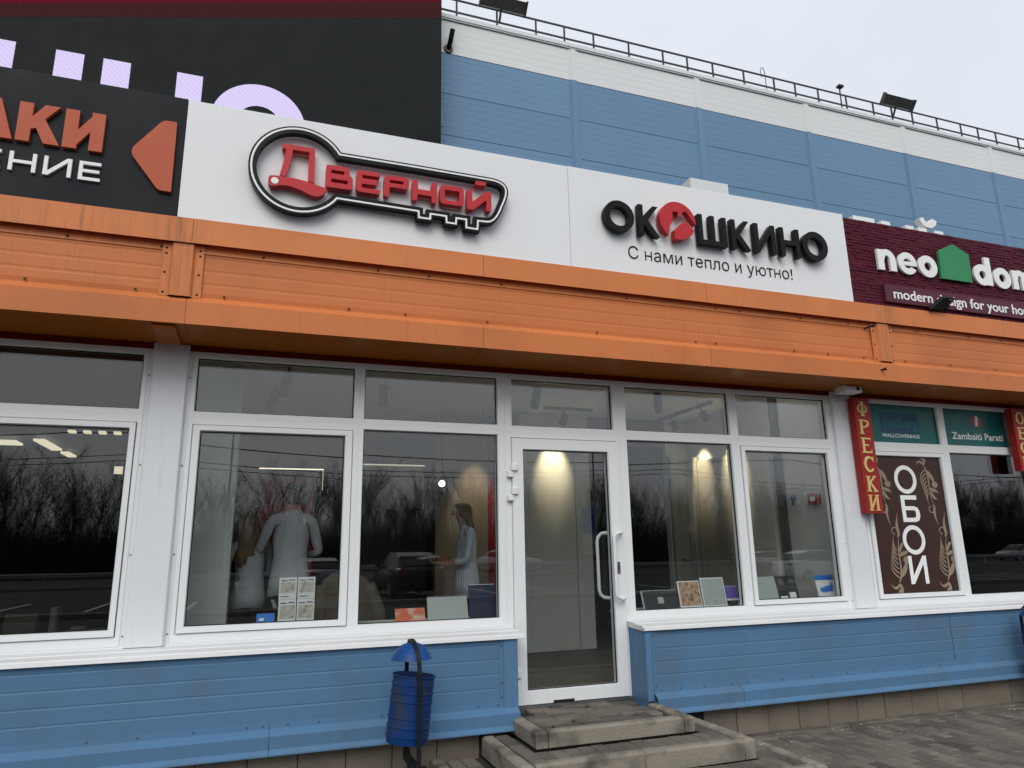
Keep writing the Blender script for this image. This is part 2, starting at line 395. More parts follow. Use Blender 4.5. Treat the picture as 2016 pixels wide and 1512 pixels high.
def glyphs(s, x0, zb, yf, yb, width=None, height=None, size=.1, bold=0.0, m='black_letter', parent=None, name='letter', space=1.0, slant=0):
    cu = bpy.data.curves.new('tmp', 'FONT'); cu.body = s; cu.size = 1; cu.offset = bold; cu.extrude = .05; cu.space_character = space; cu.resolution_u = 4
    cu.shear = slant
    ob = bpy.data.objects.new('tmp', cu); COL.objects.link(ob)
    dg = bpy.context.evaluated_depsgraph_get(); me = bpy.data.meshes.new_from_object(ob.evaluated_get(dg))
    bpy.data.objects.remove(ob); bpy.data.curves.remove(cu)
    V = np.empty(len(me.vertices)*3); me.vertices.foreach_get('co', V); V = V.reshape(-1, 3)
    lo, hi = V.min(0), V.max(0)
    sx = width/(hi[0]-lo[0]) if width else size; sz = height/(hi[1]) if height else (sx if width else size)
    P = [(x0+(p[0]-lo[0])*sx, yf+(yb-yf)*(.5-p[2]/.1), zb+p[1]*sz) for p in V]
    par = list(range(len(P)))
    def find(i):
        while par[i] != i: par[i] = par[par[i]]; i = par[i]
        return i
    for p in me.polygons:
        r0 = find(p.vertices[0])
        for q_ in p.vertices[1:]: par[find(q_)] = r0
    isl = {}
    for p in me.polygons: isl.setdefault(find(p.vertices[0]), []).append(list(p.vertices))
    grp = []                                   # islands that share an x-range form one letter
    for fs in sorted(isl.values(), key=lambda f_: min(P[i][0] for g in f_ for i in g)):
        a_ = min(P[i][0] for g in fs for i in g); b_ = max(P[i][0] for g in fs for i in g)
        if grp and a_ < grp[-1][1]-.3*(b_-a_): grp[-1][2].extend(fs); grp[-1][1] = max(b_, grp[-1][1])
        else: grp.append([a_, b_, list(fs)])
    chars = [c_ for c_ in s if c_ != ' ']
    for gi, (a_, b_, fs) in enumerate(grp):
        if len(grp) == len(chars) and chars[gi] == 'н':
            zs = [P[i][2] for g in fs for i in g]; c0, c1 = min(zs), max(zs); w_ = (b_-a_)*.15+bold*sx; zm = (c0+c1)/2
            MB().prism([[(a_, c0), (a_+w_, c0), (a_+w_, zm-w_/2), (b_-w_, zm-w_/2), (b_-w_, c0), (b_, c0), (b_, c1), (b_-w_, c1), (b_-w_, zm+w_/2), (a_+w_, zm+w_/2), (a_+w_, c1), (a_, c1)]], yf, yb).build(name, m, parent)
            continue
        if len(grp) == len(chars) and chars[gi] == 'ю':
            zs = [P[i][2] for g in fs for i in g]; c0, c1 = min(zs), max(zs); w_ = (c1-c0)*.115; zm = (c0+c1)/2; rx = (b_-a_)*.34
            mb = MB().prism([[(a_, c0), (a_+w_, c0), (a_+w_, zm-w_/2), (b_-2*rx+w_*.4, zm-w_/2), (b_-2*rx+w_*.4, zm+w_/2), (a_+w_, zm+w_/2), (a_+w_, c1), (a_, c1)]], yf, yb)
            mb.prism([ell(b_-rx, zm, rx, (c1-c0)/2, 24), ell(b_-rx, zm, rx-w_, (c1-c0)/2-w_, 24)], yf+.0005, yb).build(name, m, parent); continue
        mb = MB(); mp = {}
        for g in fs:
            for i in g:
                if i not in mp: mp[i] = len(mb.v); mb.v.append(P[i])
            mb.face([mp[i] for i in g])
        mb.build(name, m, parent, fix=False)
    bpy.data.meshes.remove(me)

# ------------------------------------------------------------------ ground, road, verge behind the camera
GZ = .06
struct(MB().add([(-400, -400, 0), (400, -400, 0), (400, 400, 0), (-400, 400, 0)], [(0, 1, 2, 3)]).build('ground', 'soil'))
struct(MB().add([(-60, -34, .03), (120, -34, .03), (120, -3.4, .03), (-60, -3.4, .03)], [(0, 1, 2, 3)]).build('parking_lot', 'asphalt'))
struct(MB().add([(-200, -52, .034), (300, -52, .034), (300, -38, .034), (-200, -38, .034)], [(0, 1, 2, 3)]).build('road', 'asphalt'))
struct(MB().box(-60, 120, -34.3, -34, 0, .18).build('road_kerb', 'kerb'))
pave = struct(MB().add([(-12, -3.3, .045), (20, -3.3, .045), (20, -.2, .045), (-12, -.2, .045)], [(0, 1, 2, 3)]).build('pavement', 'joint_sand'))
struct(MB().rbox(-12, 20, -3.45, -3.3, 0, .07, .01).build('pavement_kerb', 'kerb'))

def in_view(x, y, z, margin=30):
    d = Vector((x, y+5.6, z-1.55)); f = d.dot(fw)
    if f < .3: return False
    px, py = 1008+1398*d.dot(r2)/f, 756-1398*d.dot(u2)/f
    return -margin < px < 2016+margin and -margin < py < 1512+margin
def paver_mesh(name, lx, ly, h, m):
    mb = MB(); b = .006
    mb.add([(-lx/2, -ly/2, 0), (lx/2, -ly/2, 0), (lx/2, ly/2, 0), (-lx/2, ly/2, 0), (-lx/2, -ly/2, h-b), (lx/2, -ly/2, h-b), (lx/2, ly/2, h-b), (-lx/2, ly/2, h-b),
            (-lx/2+b, -ly/2+b, h), (lx/2-b, -ly/2+b, h), (lx/2-b, ly/2-b, h), (-lx/2+b, ly/2-b, h)],
           [(0, 1, 5, 4), (1, 2, 6, 5), (2, 3, 7, 6), (3, 0, 4, 7), (4, 5, 9, 8), (5, 6, 10, 9), (6, 7, 11, 10), (7, 4, 8, 11), (8, 9, 10, 11)])
    me = bpy.data.meshes.new(name); me.from_pydata(mb.v, [], mb.f); me.materials.append(MATS[m]); return me
PA = [paver_mesh('paver', .097, .197, .05, 'paver'), paver_mesh('paver', .097, .197, .05, 'paver_b')]
PW = [paver_mesh('paver', .197, .097, .05, 'paver'), paver_mesh('paver', .197, .097, .05, 'paver_b')]
def far_slabs(cells, name):
    mb = MB()
    for x, y, lx, ly in cells: 
        z = .064+random.uniform(-.003, .003); mb.add([(x-lx/2, y-ly/2, z), (x+lx/2, y-ly/2, z), (x+lx/2, y+ly/2, z), (x-lx/2, y+ly/2, z),
               (x-lx/2, y-ly/2, .046), (x+lx/2, y-ly/2, .046), (x+lx/2, y+ly/2, .046), (x-lx/2, y+ly/2, .046)], [(0, 1, 2, 3), (0, 4, 5, 1), (1, 5, 6, 2), (2, 6, 7, 3), (3, 7, 4, 0)])
    return mb.build(name, 'paver', pave, fix=False, kind='stuff')
cand = []
for row in range(2):                       # two courses laid along the wall
    for i in range(90):
        cand.append((-4+i*.2+row*.1, -.30-row*.1, 1))
for i in range(180):                       # the rest with the long side towards the street, half-bond
    if i % 2: cand.append((-4+i*.1, -.50, 2))
    for j in range(14):
        cand.append((-4+i*.1, -.45-.1-j*.2-(i % 2)*.1, 0))
def blocked(x, y): return 1.22 < x < 3.66 and y > -1.47
vis = [c for c in cand if not blocked(c[0], c[1]) and in_view(c[0], c[1], GZ)]
vis.sort(key=lambda c: (c[0])**2+(c[1]+5.6)**2)
far = [c for c in cand if not blocked(c[0], c[1]) and not in_view(c[0], c[1], GZ)]
def lay(cells):
    for x, y, w in cells:
        me = random.choice(PW if w == 1 else PA)
        o = piece(me, 'paver', (x, y, .016+random.uniform(-.003, .003)), pave, (R(random.uniform(-.7, .7)), R(random.uniform(-.7, .7)), R(random.uniform(-.6, .6))))
        if w == 2: o.scale = (1, .49, 1)
lay(vis[:300])
far_slabs([(x, y, .196 if w == 1 else .096, .096 if w else .196) for x, y, w in vis[300:]+far], 'paver_field')
# scraps of litter on the paving
mb = MB()
for i in range(70):
    x = random.uniform(3.6, 7.4); y = -.32-abs(random.gauss(0, .28)); s = random.uniform(.004, .013); a = random.random()*3
    if blocked(x, y): continue
    z = .07; mb.add([(x+math.cos(a)*s, y+math.sin(a)*s, z), (x-math.sin(a)*s*.6, y+math.cos(a)*s*.6, z+.006), (x-math.cos(a)*s, y-math.sin(a)*s, z+.001), (x+math.sin(a)*s*.6, y-math.cos(a)*s*.6, z+.004)], [(0, 1, 2, 3)])
tag(mb.build('litter', 'litter_white', fix=False), 'white scraps of paper scattered on the paving by the tiled plinth', 'litter', kind='stuff')

# ------------------------------------------------------------------ steps
st = thing('entrance_steps', (2.45, -.7, .05), 'three low concrete steps of kerb stones and pavers before the glass door', 'steps')
def kerb(x0, x1, y0, y1, z0, z1):
    mb = MB(); b = .014
    mb.add([(x0, y0, z0), (x1, y0, z0), (x1, y1, z0), (x0, y1, z0), (x0, y0, z1-b), (x1, y0, z1-b), (x1, y1, z1-b), (x0, y1, z1-b), (x0+b, y0+b, z1), (x1-b, y0+b, z1), (x1-b, y1-b, z1), (x0+b, y1-b, z1)],
           [(3, 2, 1, 0), (0, 1, 5, 4), (1, 2, 6, 5), (2, 3, 7, 6), (3, 0, 4, 7), (4, 5, 9, 8), (5, 6, 10, 9), (6, 7, 11, 10), (7, 4, 8, 11), (8, 9, 10, 11)])
    for i, v in enumerate(mb.v): mb.v[i] = (v[0]+random.uniform(-.003, .003), v[1]+random.uniform(-.003, .003), v[2]+random.uniform(-.002, .002))
    return mb.build('kerb_stone', 'kerb', st, bevel=.004)
for x0, x1, yf, yb, z0, z1, cuts in ((1.85, 3.09, -.77, -.01, .27, .375, (1.94, 3.0)), (1.61, 3.33, -1.13, -.31, .15, .278, (2.47, 3.24)), (1.24, 3.64, -1.46, -.28, .03, .162, (1.95, 2.7, 3.54))):
    MB().box(x0+.02, x1-.02, yf+.03, yb, z0-.02, z1-.035).build('bed', 'joint_sand', st)
    if z1 > .3: xs = [x0+.093, cuts[1], x1]
    else: xs = [x0+.1]+list(cuts)+[x1]
    for a, b in zip(xs[:-1], xs[1:]): kerb(a+.002, b-.002, yf, yf+.085, z0, z1)
    ly = (yb-yf)/2
    kerb(x0, x0+.088, yf if z1 > .3 else yf, yf+ly, z0, z1+.001); kerb(x0, x0+.088, yf+ly+.003, yb, z0, z1+.001)
    kerb(x1-.088, x1, yf+.09, yf+ly, z0, z1); kerb(x1-.088, x1, yf+ly+.003, yb, z0, z1)
    # pavers on the tread
    X0, X1, Y0, Y1 = x0+.095, x1-.095, yf+.09, yb
    inner = {.375: None, .278: (1.85, 3.09, -.77), .162: (1.61, 3.33, -1.13)}[z1]
    n = 0
    if inner is None:                      # herringbone-like pairs
        j = 0; y = Y0+.05
        while y < Y1:
            x = X0+(.0 if j % 2 else -.1)
            k = 0
            while x < X1+.1:
                if (k+j) % 3 == 2: 
                    if x+.05 < X1 and x+.05 > X0-.02 and y+.05 < Y1: piece(random.choice(PA), 'paver', (x+.05, y+.05, z1-.055+random.uniform(-.002, .002)), st, (0, 0, R(random.uniform(-.6, .6)))) if j % 2 == 0 else None
                    x += .1
                else:
                    if X0 < x+.1 < X1-.05: piece(random.choice(PW), 'paver', (x+.1, y, z1-.054+random.uniform(-.002, .002)), st, (0, 0, R(random.uniform(-.6, .6))))
                    x += .2
                k += 1
            y += .1; j += 1
    else:
        ix0, ix1, iy = inner
        x = X0+.05
        while x < X1-.02:
            y = Y0+.1
            while y < Y1:
                if not (ix0-.04 < x < ix1+.04 and y > iy-.04):
                    piece(random.choice(PA), 'paver', (x, y, z1-.053+random.uniform(-.003, .003)), st, (R(random.uniform(-.5, .5)), R(random.uniform(-.5, .5)), R(random.uniform(-.8, .8))))
                y += .2
            x += .1

# ------------------------------------------------------------------ the low shop row
shop = thing('shop_building', (2.45, 2, 0), 'low shop row with blue metal base, white framed windows and orange canopy', 'building')
XL, XR = -4.2, 10.6
# plinth tiles
MB().box(XL, XR, -.22, -.05, 0, .3).build('plinth', 'seam', shop)
tl = MB().rbox(-.1555, .1555, -.24, -.222, 0, .30, .004).build('plinth_tile', 'plinth_tile', shop); tm = tl.data
tl.location = Vector((3.829-.158+.316*3, -.231, .02))-WO[shop]
for i in range(-26, 24):
    x = 3.829-.158+.316*i
    if i == 3 or (1.5 < x < 3.4) or not (XL < x < XR): continue
    piece(tm, 'plinth_tile', (x, -.231+random.uniform(-.002, .002), .02), shop, (0, 0, R(random.uniform(-.5, .5))))
# blue base panels with shallow horizontal beads
def ribs(y, z0, z1, step, d=.004, first=None, w=.006):
    pts = [(y, z0)]; z = first if first is not None else z0+step
    while z < z1-.01:
        pts += [(y, z-w), (y+d, z-w*.4), (y+d, z+w*.4), (y, z+w)]; z += step
    return pts+[(y, z1)]
for x0, x1 in ((XL, -1.43), (-1.424, 1.79), (3.03, 6.3), (6.306, XR)):
    MB().profile(ribs(-.265, .44, .945, .1, d=.0018, first=.477, w=.008), x0, x1).build('base_panel', 'blue_base', shop, fix=False)
for x0, x1 in ((XL, 1.9), (3.002, XR)): MB().box(x0, x1, -.255, -.02, .3, .95).build('base_core', 'blue_base', shop)
# skirting flashing
skp = [(-.268, .488), (-.270, .446), (-.325, .410), (-.321, .331), (-.352, .306), (-.352, .297), (-.26, .299)]
for x0, x1 in ((XL, -1.8), (-1.797, .16), (.163, 1.905), (3.055, 3.86), (3.863, 5.85), (5.853, 7.85), (7.853, XR)):
    MB().profile(skp, x0, x1).build('skirting', 'blue_base', shop, fix=False)
# corner covers beside the door
MB().rbox(1.795, 1.91, -.278, -.1, .43, .945, .008).build('corner_cover', 'blue_base', shop)
MB().rbox(1.765, 1.795, -.270, -.2, .43, .945, .002).build('corner_cover', 'blue_base', shop)
MB().rbox(2.998, 3.055, -.279, -.001, .385, .945, .008).build('corner_cover', 'blue_base', shop)
MB().rbox(3.055, 3.09, -.271, -.2, .44, .945, .002).build('corner_cover', 'blue_base', shop)
# screws
def screw_mesh(m, r=.006):
    mb = MB(); mb.lathe([(0.0001, -.005), (r, -.004), (r*1.15, 0)], n=8, M=Matrix.Rotation(R(-90), 3, 'X')@Matrix.Diagonal((1, 1, -1)))
    mb2 = MB(); prof = [(.0001, .006), (r*.7, .005), (r, .002), (r*1.5, 0)]
    mb2.lathe(prof, n=8, M=Matrix.Rotation(R(90), 3, 'X'))
    me = bpy.data.meshes.new('screw'); me.from_pydata(mb2.v, [], mb2.f); me.materials.append(MATS[m]); return me
SD, SG, SB = screw_mesh('screw_dark', .0062), screw_mesh('screw_grey'), screw_mesh('screw_blue', .006)
for x in (-.9, -.62, -.3, .02, .12, .28, .48, .9, 1.25, 1.6, 1.75, 3.12, 3.3, 3.52, 3.78, 3.95, 4.3, 4.62, 5.0, 5.3, 5.72, 5.82, 6.1, 6.45, 6.9):
    piece(SB, 'screw', (x, -.269, .466), shop)
for x, zs in ((1.78, (.52, .62, .88)), (3.075, (.5, .88))):
    for z in zs: piece(SB, 'screw', (x, -.272, z), shop)
# sills
sp = [(-.0, .988), (-.006, .976), (-.14, .968), (-.143, .962), (-.25, .955), (-.268, .953), (-.272, .944), (-.292, .942), (-.298, .922), (-.285, .918)]
for x0, x1 in ((XL, 1.965), (2.985, XR)):
    MB().profile(sp+[(-.02, .93)], x0, x1, closed=True).build('window_sill', 'sill_white', shop)
# pillars
def pillar(x0, x1):
    a, b = x0+.03, x1-.03
    prof = [(x0, -.002), (a-.004, -.004), (a, -.03), (a+.008, -.04), (b-.008, -.04), (b, -.03), (b+.004, -.004), (x1, -.002), (x1, .1), (x0, .1)]
    mb = MB(); z0, z1 = .978, 3.09; n = len(prof); o = 0
    mb.v = [(x, y, z0) for x, y in prof]+[(x, y, z1) for x, y in prof]
    for i in range(n): j = (i+1) % n; mb.face((i, j, n+j, n+i))
    p = mb.build('pillar', 'pillar_white', shop)
    for z in (1.05, 1.58, 2.2, 2.85):
        for x in (x0+.014, x1-.014): piece(SG, 'screw', (x, -.004, z), p, scale=(.8, .8, .8))
for c in (-6.89, -.666, 5.55, 11.8):
    if c > XL and c < XR: pillar(c-.15, c+.15)
# windows
FR = 'frame_white'
def frame_rect(mb, x0, x1, z0, z1, hx0, hx1, hz0, hz1, yf, yb, b=.005):
    """rectangular frame with a bevelled opening"""
    O = [(x0, z0), (x1, z0), (x1, z1), (x0, z1)]; I = [(hx0, hz0), (hx1, hz0), (hx1, hz1), (hx0, hz1)]; I2 = [(hx0-b, hz0-b), (hx1+b, hz0-b), (hx1+b, hz1+b), (hx0-b, hz1+b)]
    o = len(mb.v)
    mb.v += [(x, yf, z) for x, z in O]+[(x, yf, z) for x, z in I2]+[(x, yf+.012, z) for x, z in I]+[(x, yb, z) for x, z in I]+[(x, yb, z) for x, z in O]
    for i in range(4):
        j = (i+1) % 4
        for k in range(4): mb.face((o+4*k+i, o+4*k+j, o+4*k+4+j, o+4*k+4+i))
        mb.face((o+i, o+16+i, o+16+j, o+j))
ZT, ZA, ZB, ZC, ZD, ZE, ZF, ZO = 3.052, 3.008, 2.603, 2.514, 1.051, 2.456, 1.093, .985
GAS = .028
def gasket(par, x0, x1, z0, z1, y):
    mb = MB(); w = .006; frame_rect(mb, x0-.004, x1+.004, z0-.004, z1+.004, x0+w, x1-w, z0+w, z1-w, y, y+.006, .0005); return mb.build('gasket', 'rubber', par)
def window(x0, x1, gx0, gx1, sash=None, pm='pane_glass', films=()):
    mb = MB(); yf, yb = -.005, .075
    frame_rect(mb, x0, x1, ZB-.044, ZT, gx0, gx1, ZB, ZA, yf, yb)
    lz0 = ZD if not sash else ZF-.045
    lz1 = ZC if not sash else ZE+.046
    frame_rect(mb, x0, x1, ZO, ZB-.0445, gx0, gx1, lz0, lz1, yf, yb)
    w = mb.build('window', FR, shop)
    MB().box(gx0-.004, gx1+.004, .030, .054, ZB-.004, ZA+.004).build('pane', pm, w); gasket(w, gx0, gx1, ZB, ZA, .022)
    if sash:
        s0, s1 = sash; m2 = MB(); frame_rect(m2, gx0+.004, gx1-.004, lz0+.004, lz1-.004, s0, s1, ZF, ZE, -.018, .07)
        m2.build('sash', FR, w)
        MB().box(s0-.004, s1+.004, .022, .046, ZF-.004, ZE+.004).build('pane', pm, w); gasket(w, s0, s1, ZF, ZE, .012)
    else:
        MB().box(gx0-.004, gx1+.004, .030, .054, ZD-.004, ZC+.004).build('pane', pm, w); gasket(w, gx0, gx1, ZD, ZC, .022)
    return w
window(-.515, .711, -.482, .668, (-.428, .609))
window(.7115, 1.927, .754, 1.861)
window(3.018, 4.2385, 3.083, 4.190)
window(4.239, 5.398, 4.287, 5.361, (4.335, 5.305))
# neighbour on the left
window(-2.05, -.817, -2.01, -.850, (-1.96, -.893), 'pane_glass_dark')
window(-3.3, -2.051, -3.25, -2.10, None, 'pane_glass_dark')
# neighbour on the right
w5 = window(5.702, 6.925, 5.745, 6.880, (5.80, 6.825), 'pane_glass_dark')
w6 = window(6.9255, 8.14, 6.977, 8.09, None, 'pane_glass_dark')
window(8.141, 9.35, 8.19, 9.30, None, 'pane_glass_dark')
# door set
mb = MB(); frame_rect(mb, 1.928, 3.0175, 2.5, ZT, 1.993, 2.947, ZB, ZA, -.005, .075)
mb.box(1.928, 1.978, -.0045, .075, .385, 2.5); mb.box(2.970, 3.0175, -.0045, .075, .385, 2.5)
dfr = mb.build('door_frame', FR, shop)
MB().box(1.989, 2.951, .03, .054, ZB-.004, ZA+.004).build('pane', 'pane_glass', dfr); gasket(dfr, 1.993, 2.947, ZB, ZA, .022)
mb = MB(); frame_rect(mb, 1.981, 2.967, .397, 2.49, 2.080, 2.870, .498, 2.394, -.03, .05)
door = mb.build('door', FR, shop)
MB().box(2.076, 2.874, .006, .03, .494, 2.398).build('pane', 'pane_glass', door); gasket(door, 2.08, 2.87, .498, 2.394, -.006)
def pull(y0, dx=0):
    pts = []
    zb, zt, X, rr = 1.16, 1.70, 2.905+dx, .05
    for a in range(0, 91, 15): pts.append((X-.045+.0-(.055-.0)*math.sin(R(a))*1.0+.05, y0-.055*1.0+.0, 0)) if False else None
    path = [(X+.045, y0, zt), (X+.045, y0-.03, zt)]
    path += [(X+.045-.09*t, y0-.03-.03*min(1, t*2.2), zt-(.0 if t < .6 else (t-.6)*.07)) for t in (.25, .5, .75, 1.0)]
    x_ = X-.045
    path += [(x_, y0-.06, zt-.06), (x_, y0-.06, zb+.06)]
    path += [(X+.045-.09*t, y0-.03-.03*min(1, t*2.2), zb+(.0 if t < .6 else (t-.6)*.07)) for t in (1.0, .75, .5, .25)]
    path += [(X+.045, y0-.03, zb), (X+.045, y0, zb)]
    return MB().tube(path, .015, 10).build('handle', 'frame_white', door, smooth=True)
pull(-.03)
# inner pull seen through the pane
x_ = 2.80
MB().tube([(2.89, .05, 1.70), (2.87, .085, 1.705), (2.84, .11, 1.70), (2.81, .115, 1.67), (x_, .115, 1.63), (x_, .115, 1.23), (2.81, .115, 1.19), (2.84, .11, 1.165), (2.87, .085, 1.16), (2.89, .05, 1.165)], .015, 10).build('handle', 'frame_white', door, smooth=True)
MB().rbox(2.905, 2.937, -.036, -.03, 1.36, 1.46, .003).build('lock_plate', 'steel', door)
MB().prism([ell(2.921, 1.42, .008, .009, 12)], -.0385, -.036).prism([[(2.917, 1.385), (2.925, 1.385), (2.924, 1.418), (2.918, 1.418)]], -.038, -.0361).build('keyhole', 'rubber', door)
for z in (2.235, 2.04, .62):
    h = MB().rbox(1.935, 1.985, -.045, -.005, z-.075, z-.028, .005).build('hinge', FR, door)
    MB().rbox(1.965, 2.02, -.055, -.03, z-.022, z+.035, .005).build('hinge_leaf', 'frame_white', h)
MB().rbox(2.29, 2.47, -.034, -.02, .392, .416, .002).build('drain_slot', 'rubber', door)
MB().box(1.93, 3.0, -.04, .1, .33, .392).build('threshold', 'steel', shop)
# canopy
MB().box(XL, XR, -.012, .08, 3.0525, 3.097).build('lintel_strip', 'red_strip', shop)
MB().box(XL, XR, -.015, .0, 3.085, 3.09).build('lintel_lip', 'red_strip', shop)
JS = [XL, -2.65, -.545, 1.58, 3.66, 5.79, 7.9, XR]
for a, b in zip(JS[:-1], JS[1:]):
    a += .0015; b -= .0015; j = random.uniform(-.0015, .0015)
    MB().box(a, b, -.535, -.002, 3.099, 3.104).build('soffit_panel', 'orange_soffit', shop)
    MB().profile([(-.534+j, 3.100), (-.541+j, 3.100), (-.541+j, 3.262), (-.491, 3.312), (-.496, 3.346), (-.489, 3.346)], a, b).build('canopy_lip', 'orange', shop, fix=False)
    MB().profile([(-.489, 3.636), (-.498, 3.636), (-.494, 3.70), (-.486, 3.72), (-.540, 3.698), (-.548+j, 3.688), (-.548+j, 3.872), (-.50, 3.876)], a, b).build('canopy_top_strip', 'orange_strip', shop, fix=False)
for a, b in ((XL, -.725), (-.465, 5.567), (5.831, XR)):
    MB().profile(ribs(-.490, 3.3, 3.69, .098, d=.0016, first=3.412, w=.014), a+.001, b-.001).build('canopy_panel', 'orange', shop, fix=False)
MB().box(XL, XR, -.48, -.2, 3.11, 3.86).build('canopy_core', 'orange', shop)
for x0, x1 in ((-.728, -.462), (5.564, 5.834)):
    prof = [(x0, -.498), (x0, -.506), (x0+.055, -.507), (x0+.07, -.532), (x1-.07, -.532), (x1-.055, -.507), (x1, -.506), (x1, -.498)]
    mb = MB(); n = len(prof); mb.v = [(x, y, 3.30) for x, y in prof]+[(x, y, 3.687) for x, y in prof]
    for i in range(n-1): mb.face((i, i+1, n+i+1, n+i))
    c = mb.build('canopy_cover', 'orange_strip', shop, fix=False)
    for z in (3.325, 3.47, 3.61, 3.65):
        for x in (x0+.025, x1-.025): piece(SD, 'screw', (x, -.507, z), c)
# cover block on the soffit above the left pillar
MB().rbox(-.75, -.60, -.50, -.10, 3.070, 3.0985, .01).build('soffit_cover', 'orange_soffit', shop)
for x in (-1.5, -.85, -.3, .55, 1.0, 1.62, 2.6, 3.5, 3.75, 4.6, 5.0, 5.45, 6.0, 6.6, 7.2):
    piece(SD, 'screw', (x+random.uniform(-.05, .05), -.505, 3.328), shop); piece(SD, 'screw', (x+.2+random.uniform(-.1, .1), -.505, 3.658), shop)
# roof and parapet core behind the signs
MB().box(XL, XR, -.45, 10.9, 3.9, 4.0).build('roof', 'in_grey', shop)
MB().box(XL, XR, -.50, -.40, 3.8, 4.72).build('sign_backing', 'in_grey', shop)
# bolts sticking out of the canopy at the right cover
for x, z in ((5.50, 3.63), (5.57, 3.20)): MB().tube([(x, -.49, z), (x+.03, -.57, z+.004)], .009, 8).tube([(x+.03, -.57, z+.004), (x+.034, -.585, z+.005)], .014, 8).build('bolt', 'rubber', shop)
# motion sensor lamp under the soffit
sl = thing('security_camera', (5.45, -.2, 3.02), 'small white camera box fixed under the orange soffit', 'camera')
MB().rbox(5.36, 5.58, -.30, -.16, 3.035, 3.095, .008).build('housing', 'frame_white', sl); MB().tube([(5.56, -.2, 3.07), (5.68, -.22, 3.085)], .008, 6).build('cable_arm', 'rubber', sl); MB().rbox(5.5, 5.53, -.308, -.3, 3.05, 3.08, .003).build('lens', 'rubber', sl)

# ------------------------------------------------------------------ rooms behind the glass
struct(MB().box(-.62, 5.5, .09, 5.2, .33, .40).build('floor', 'in_floor'))
struct(MB().box(-.62, 5.5, .09, 5.2, 3.27, 3.33).build('ceiling', 'in_ceiling'))
struct(MB().box(-.62, 5.5, 5.0, 5.1, .4, 3.27).build('wall_back', 'in_grey'))
struct(MB().box(5.47, 5.57, .09, 5.1, .4, 3.27).build('wall_right', 'in_white'))
struct(MB().box(-.72, -.63, .09, 5.1, .4, 3.27).build('wall_left', 'in_white'))
struct(MB().box(-.62, -.185, .75, 1.15, .4, 3.268).build('wall_column', 'in_white'))
struct(MB().box(3.05, 4.0, 2.70, 2.80, .4, 3.268).build('wall_partition', 'in_white'))
struct(MB().box(5.15, 5.468, 2.70, 2.80, .4, 3.268).build('wall_partition_corner', 'in_white'))
struct(MB().box(3.95, 4.0, 2.81, 4.99, .4, 3.268).build('wall_corridor_left', 'in_dark'))
struct(MB().box(5.15, 5.2, 2.81, 4.99, .4, 3.268).build('wall_corridor_right', 'in_dark'))
struct(MB().box(4.002, 5.148, 2.72, 2.80, 2.9, 3.268).build('wall_corridor_head', 'in_grey'))
struct(MB().box(4.002, 5.148, 4.90, 4.98, .4, 3.268).build('wall_corridor_end', 'in_dark'))
struct(MB().box(2.05, 2.72, 3.0, 3.1, .4, 3.268).build('wall_panel_taupe', 'in_taupe'))
struct(MB().box(2.722, 3.03, 3.0, 3.1, .4, 3.268).build('wall_panel_red', 'in_red'))
struct(MB().box(-.18, 1.2, 4.2, 4.3, .4, 3.268).build('wall_dark', 'in_dark'))
struct(MB().box(1.22, 2.3, 4.6, 4.7, .4, 2.5).build('wall_niche', 'in_taupe'))
# inner parapet and window board
for x0, x1 in ((-.62, 1.93), (3.02, 5.465)):
    struct(MB().box(x0, x1, .09, .35, .4, 1.02).build('wall_parapet', 'in_white')); struct(MB().rbox(x0, x1, .076, .37, 1.022, 1.045, .004).build('window_board', 'in_white'))
# neighbour rooms
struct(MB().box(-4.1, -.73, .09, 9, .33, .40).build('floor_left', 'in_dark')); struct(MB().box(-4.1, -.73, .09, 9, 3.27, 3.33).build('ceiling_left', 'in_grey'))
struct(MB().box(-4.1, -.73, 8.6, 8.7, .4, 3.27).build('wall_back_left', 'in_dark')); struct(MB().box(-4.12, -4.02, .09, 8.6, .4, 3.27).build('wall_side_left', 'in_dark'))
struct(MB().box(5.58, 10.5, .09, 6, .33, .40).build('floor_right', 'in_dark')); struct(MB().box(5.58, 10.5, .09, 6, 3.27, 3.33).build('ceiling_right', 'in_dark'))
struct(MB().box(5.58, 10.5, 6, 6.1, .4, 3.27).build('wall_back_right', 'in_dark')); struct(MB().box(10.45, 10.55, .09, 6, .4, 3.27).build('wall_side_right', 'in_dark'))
PANES = random.Random(4)
for o_ in [o for o in COL.objects if o.name.startswith('pane')]: o_.rotation_euler = (R(PANES.uniform(-.2, .2)), 0, R(PANES.uniform(-.22, .22)))
# ------------------------------------------------------------------ rooms: doors on show
def show_door(x0, x1, y, z1, label, m='door_white', hx=None):
    t = thing('display_door', ((x0+x1)/2, y, .4), label, 'door')
    MB().rbox(x0, x1, y-.045, y, .405, z1, .004).build('leaf', m, t)
    MB().rbox(x1+.004, x1+.09, y-.055, y, .405, z1+.06, .004).rbox(x0-.09, x0-.004, y-.055, y, .405, z1+.06, .004).build('casing', m, t)
    if hx is not None:
        MB().tube([(hx, y-.05, 1.42), (hx, y-.09, 1.42), (hx+.11, y-.09, 1.415)], .009, 8).lathe([(.0001, .008), (.025, .006), (.026, 0)], (hx, y-.052, 1.42), 14, Matrix.Rotation(R(90), 3, 'X')).build('handle', 'steel', t)
    return t
show_door(3.14, 3.76, 2.69, 2.95, 'plain white flush door on show behind the glass entrance door')
show_door(5.25, 5.40, 2.69, 2.70, 'narrow grey beige door sample in the far corner of the showroom', 'door_taupe', 5.27)
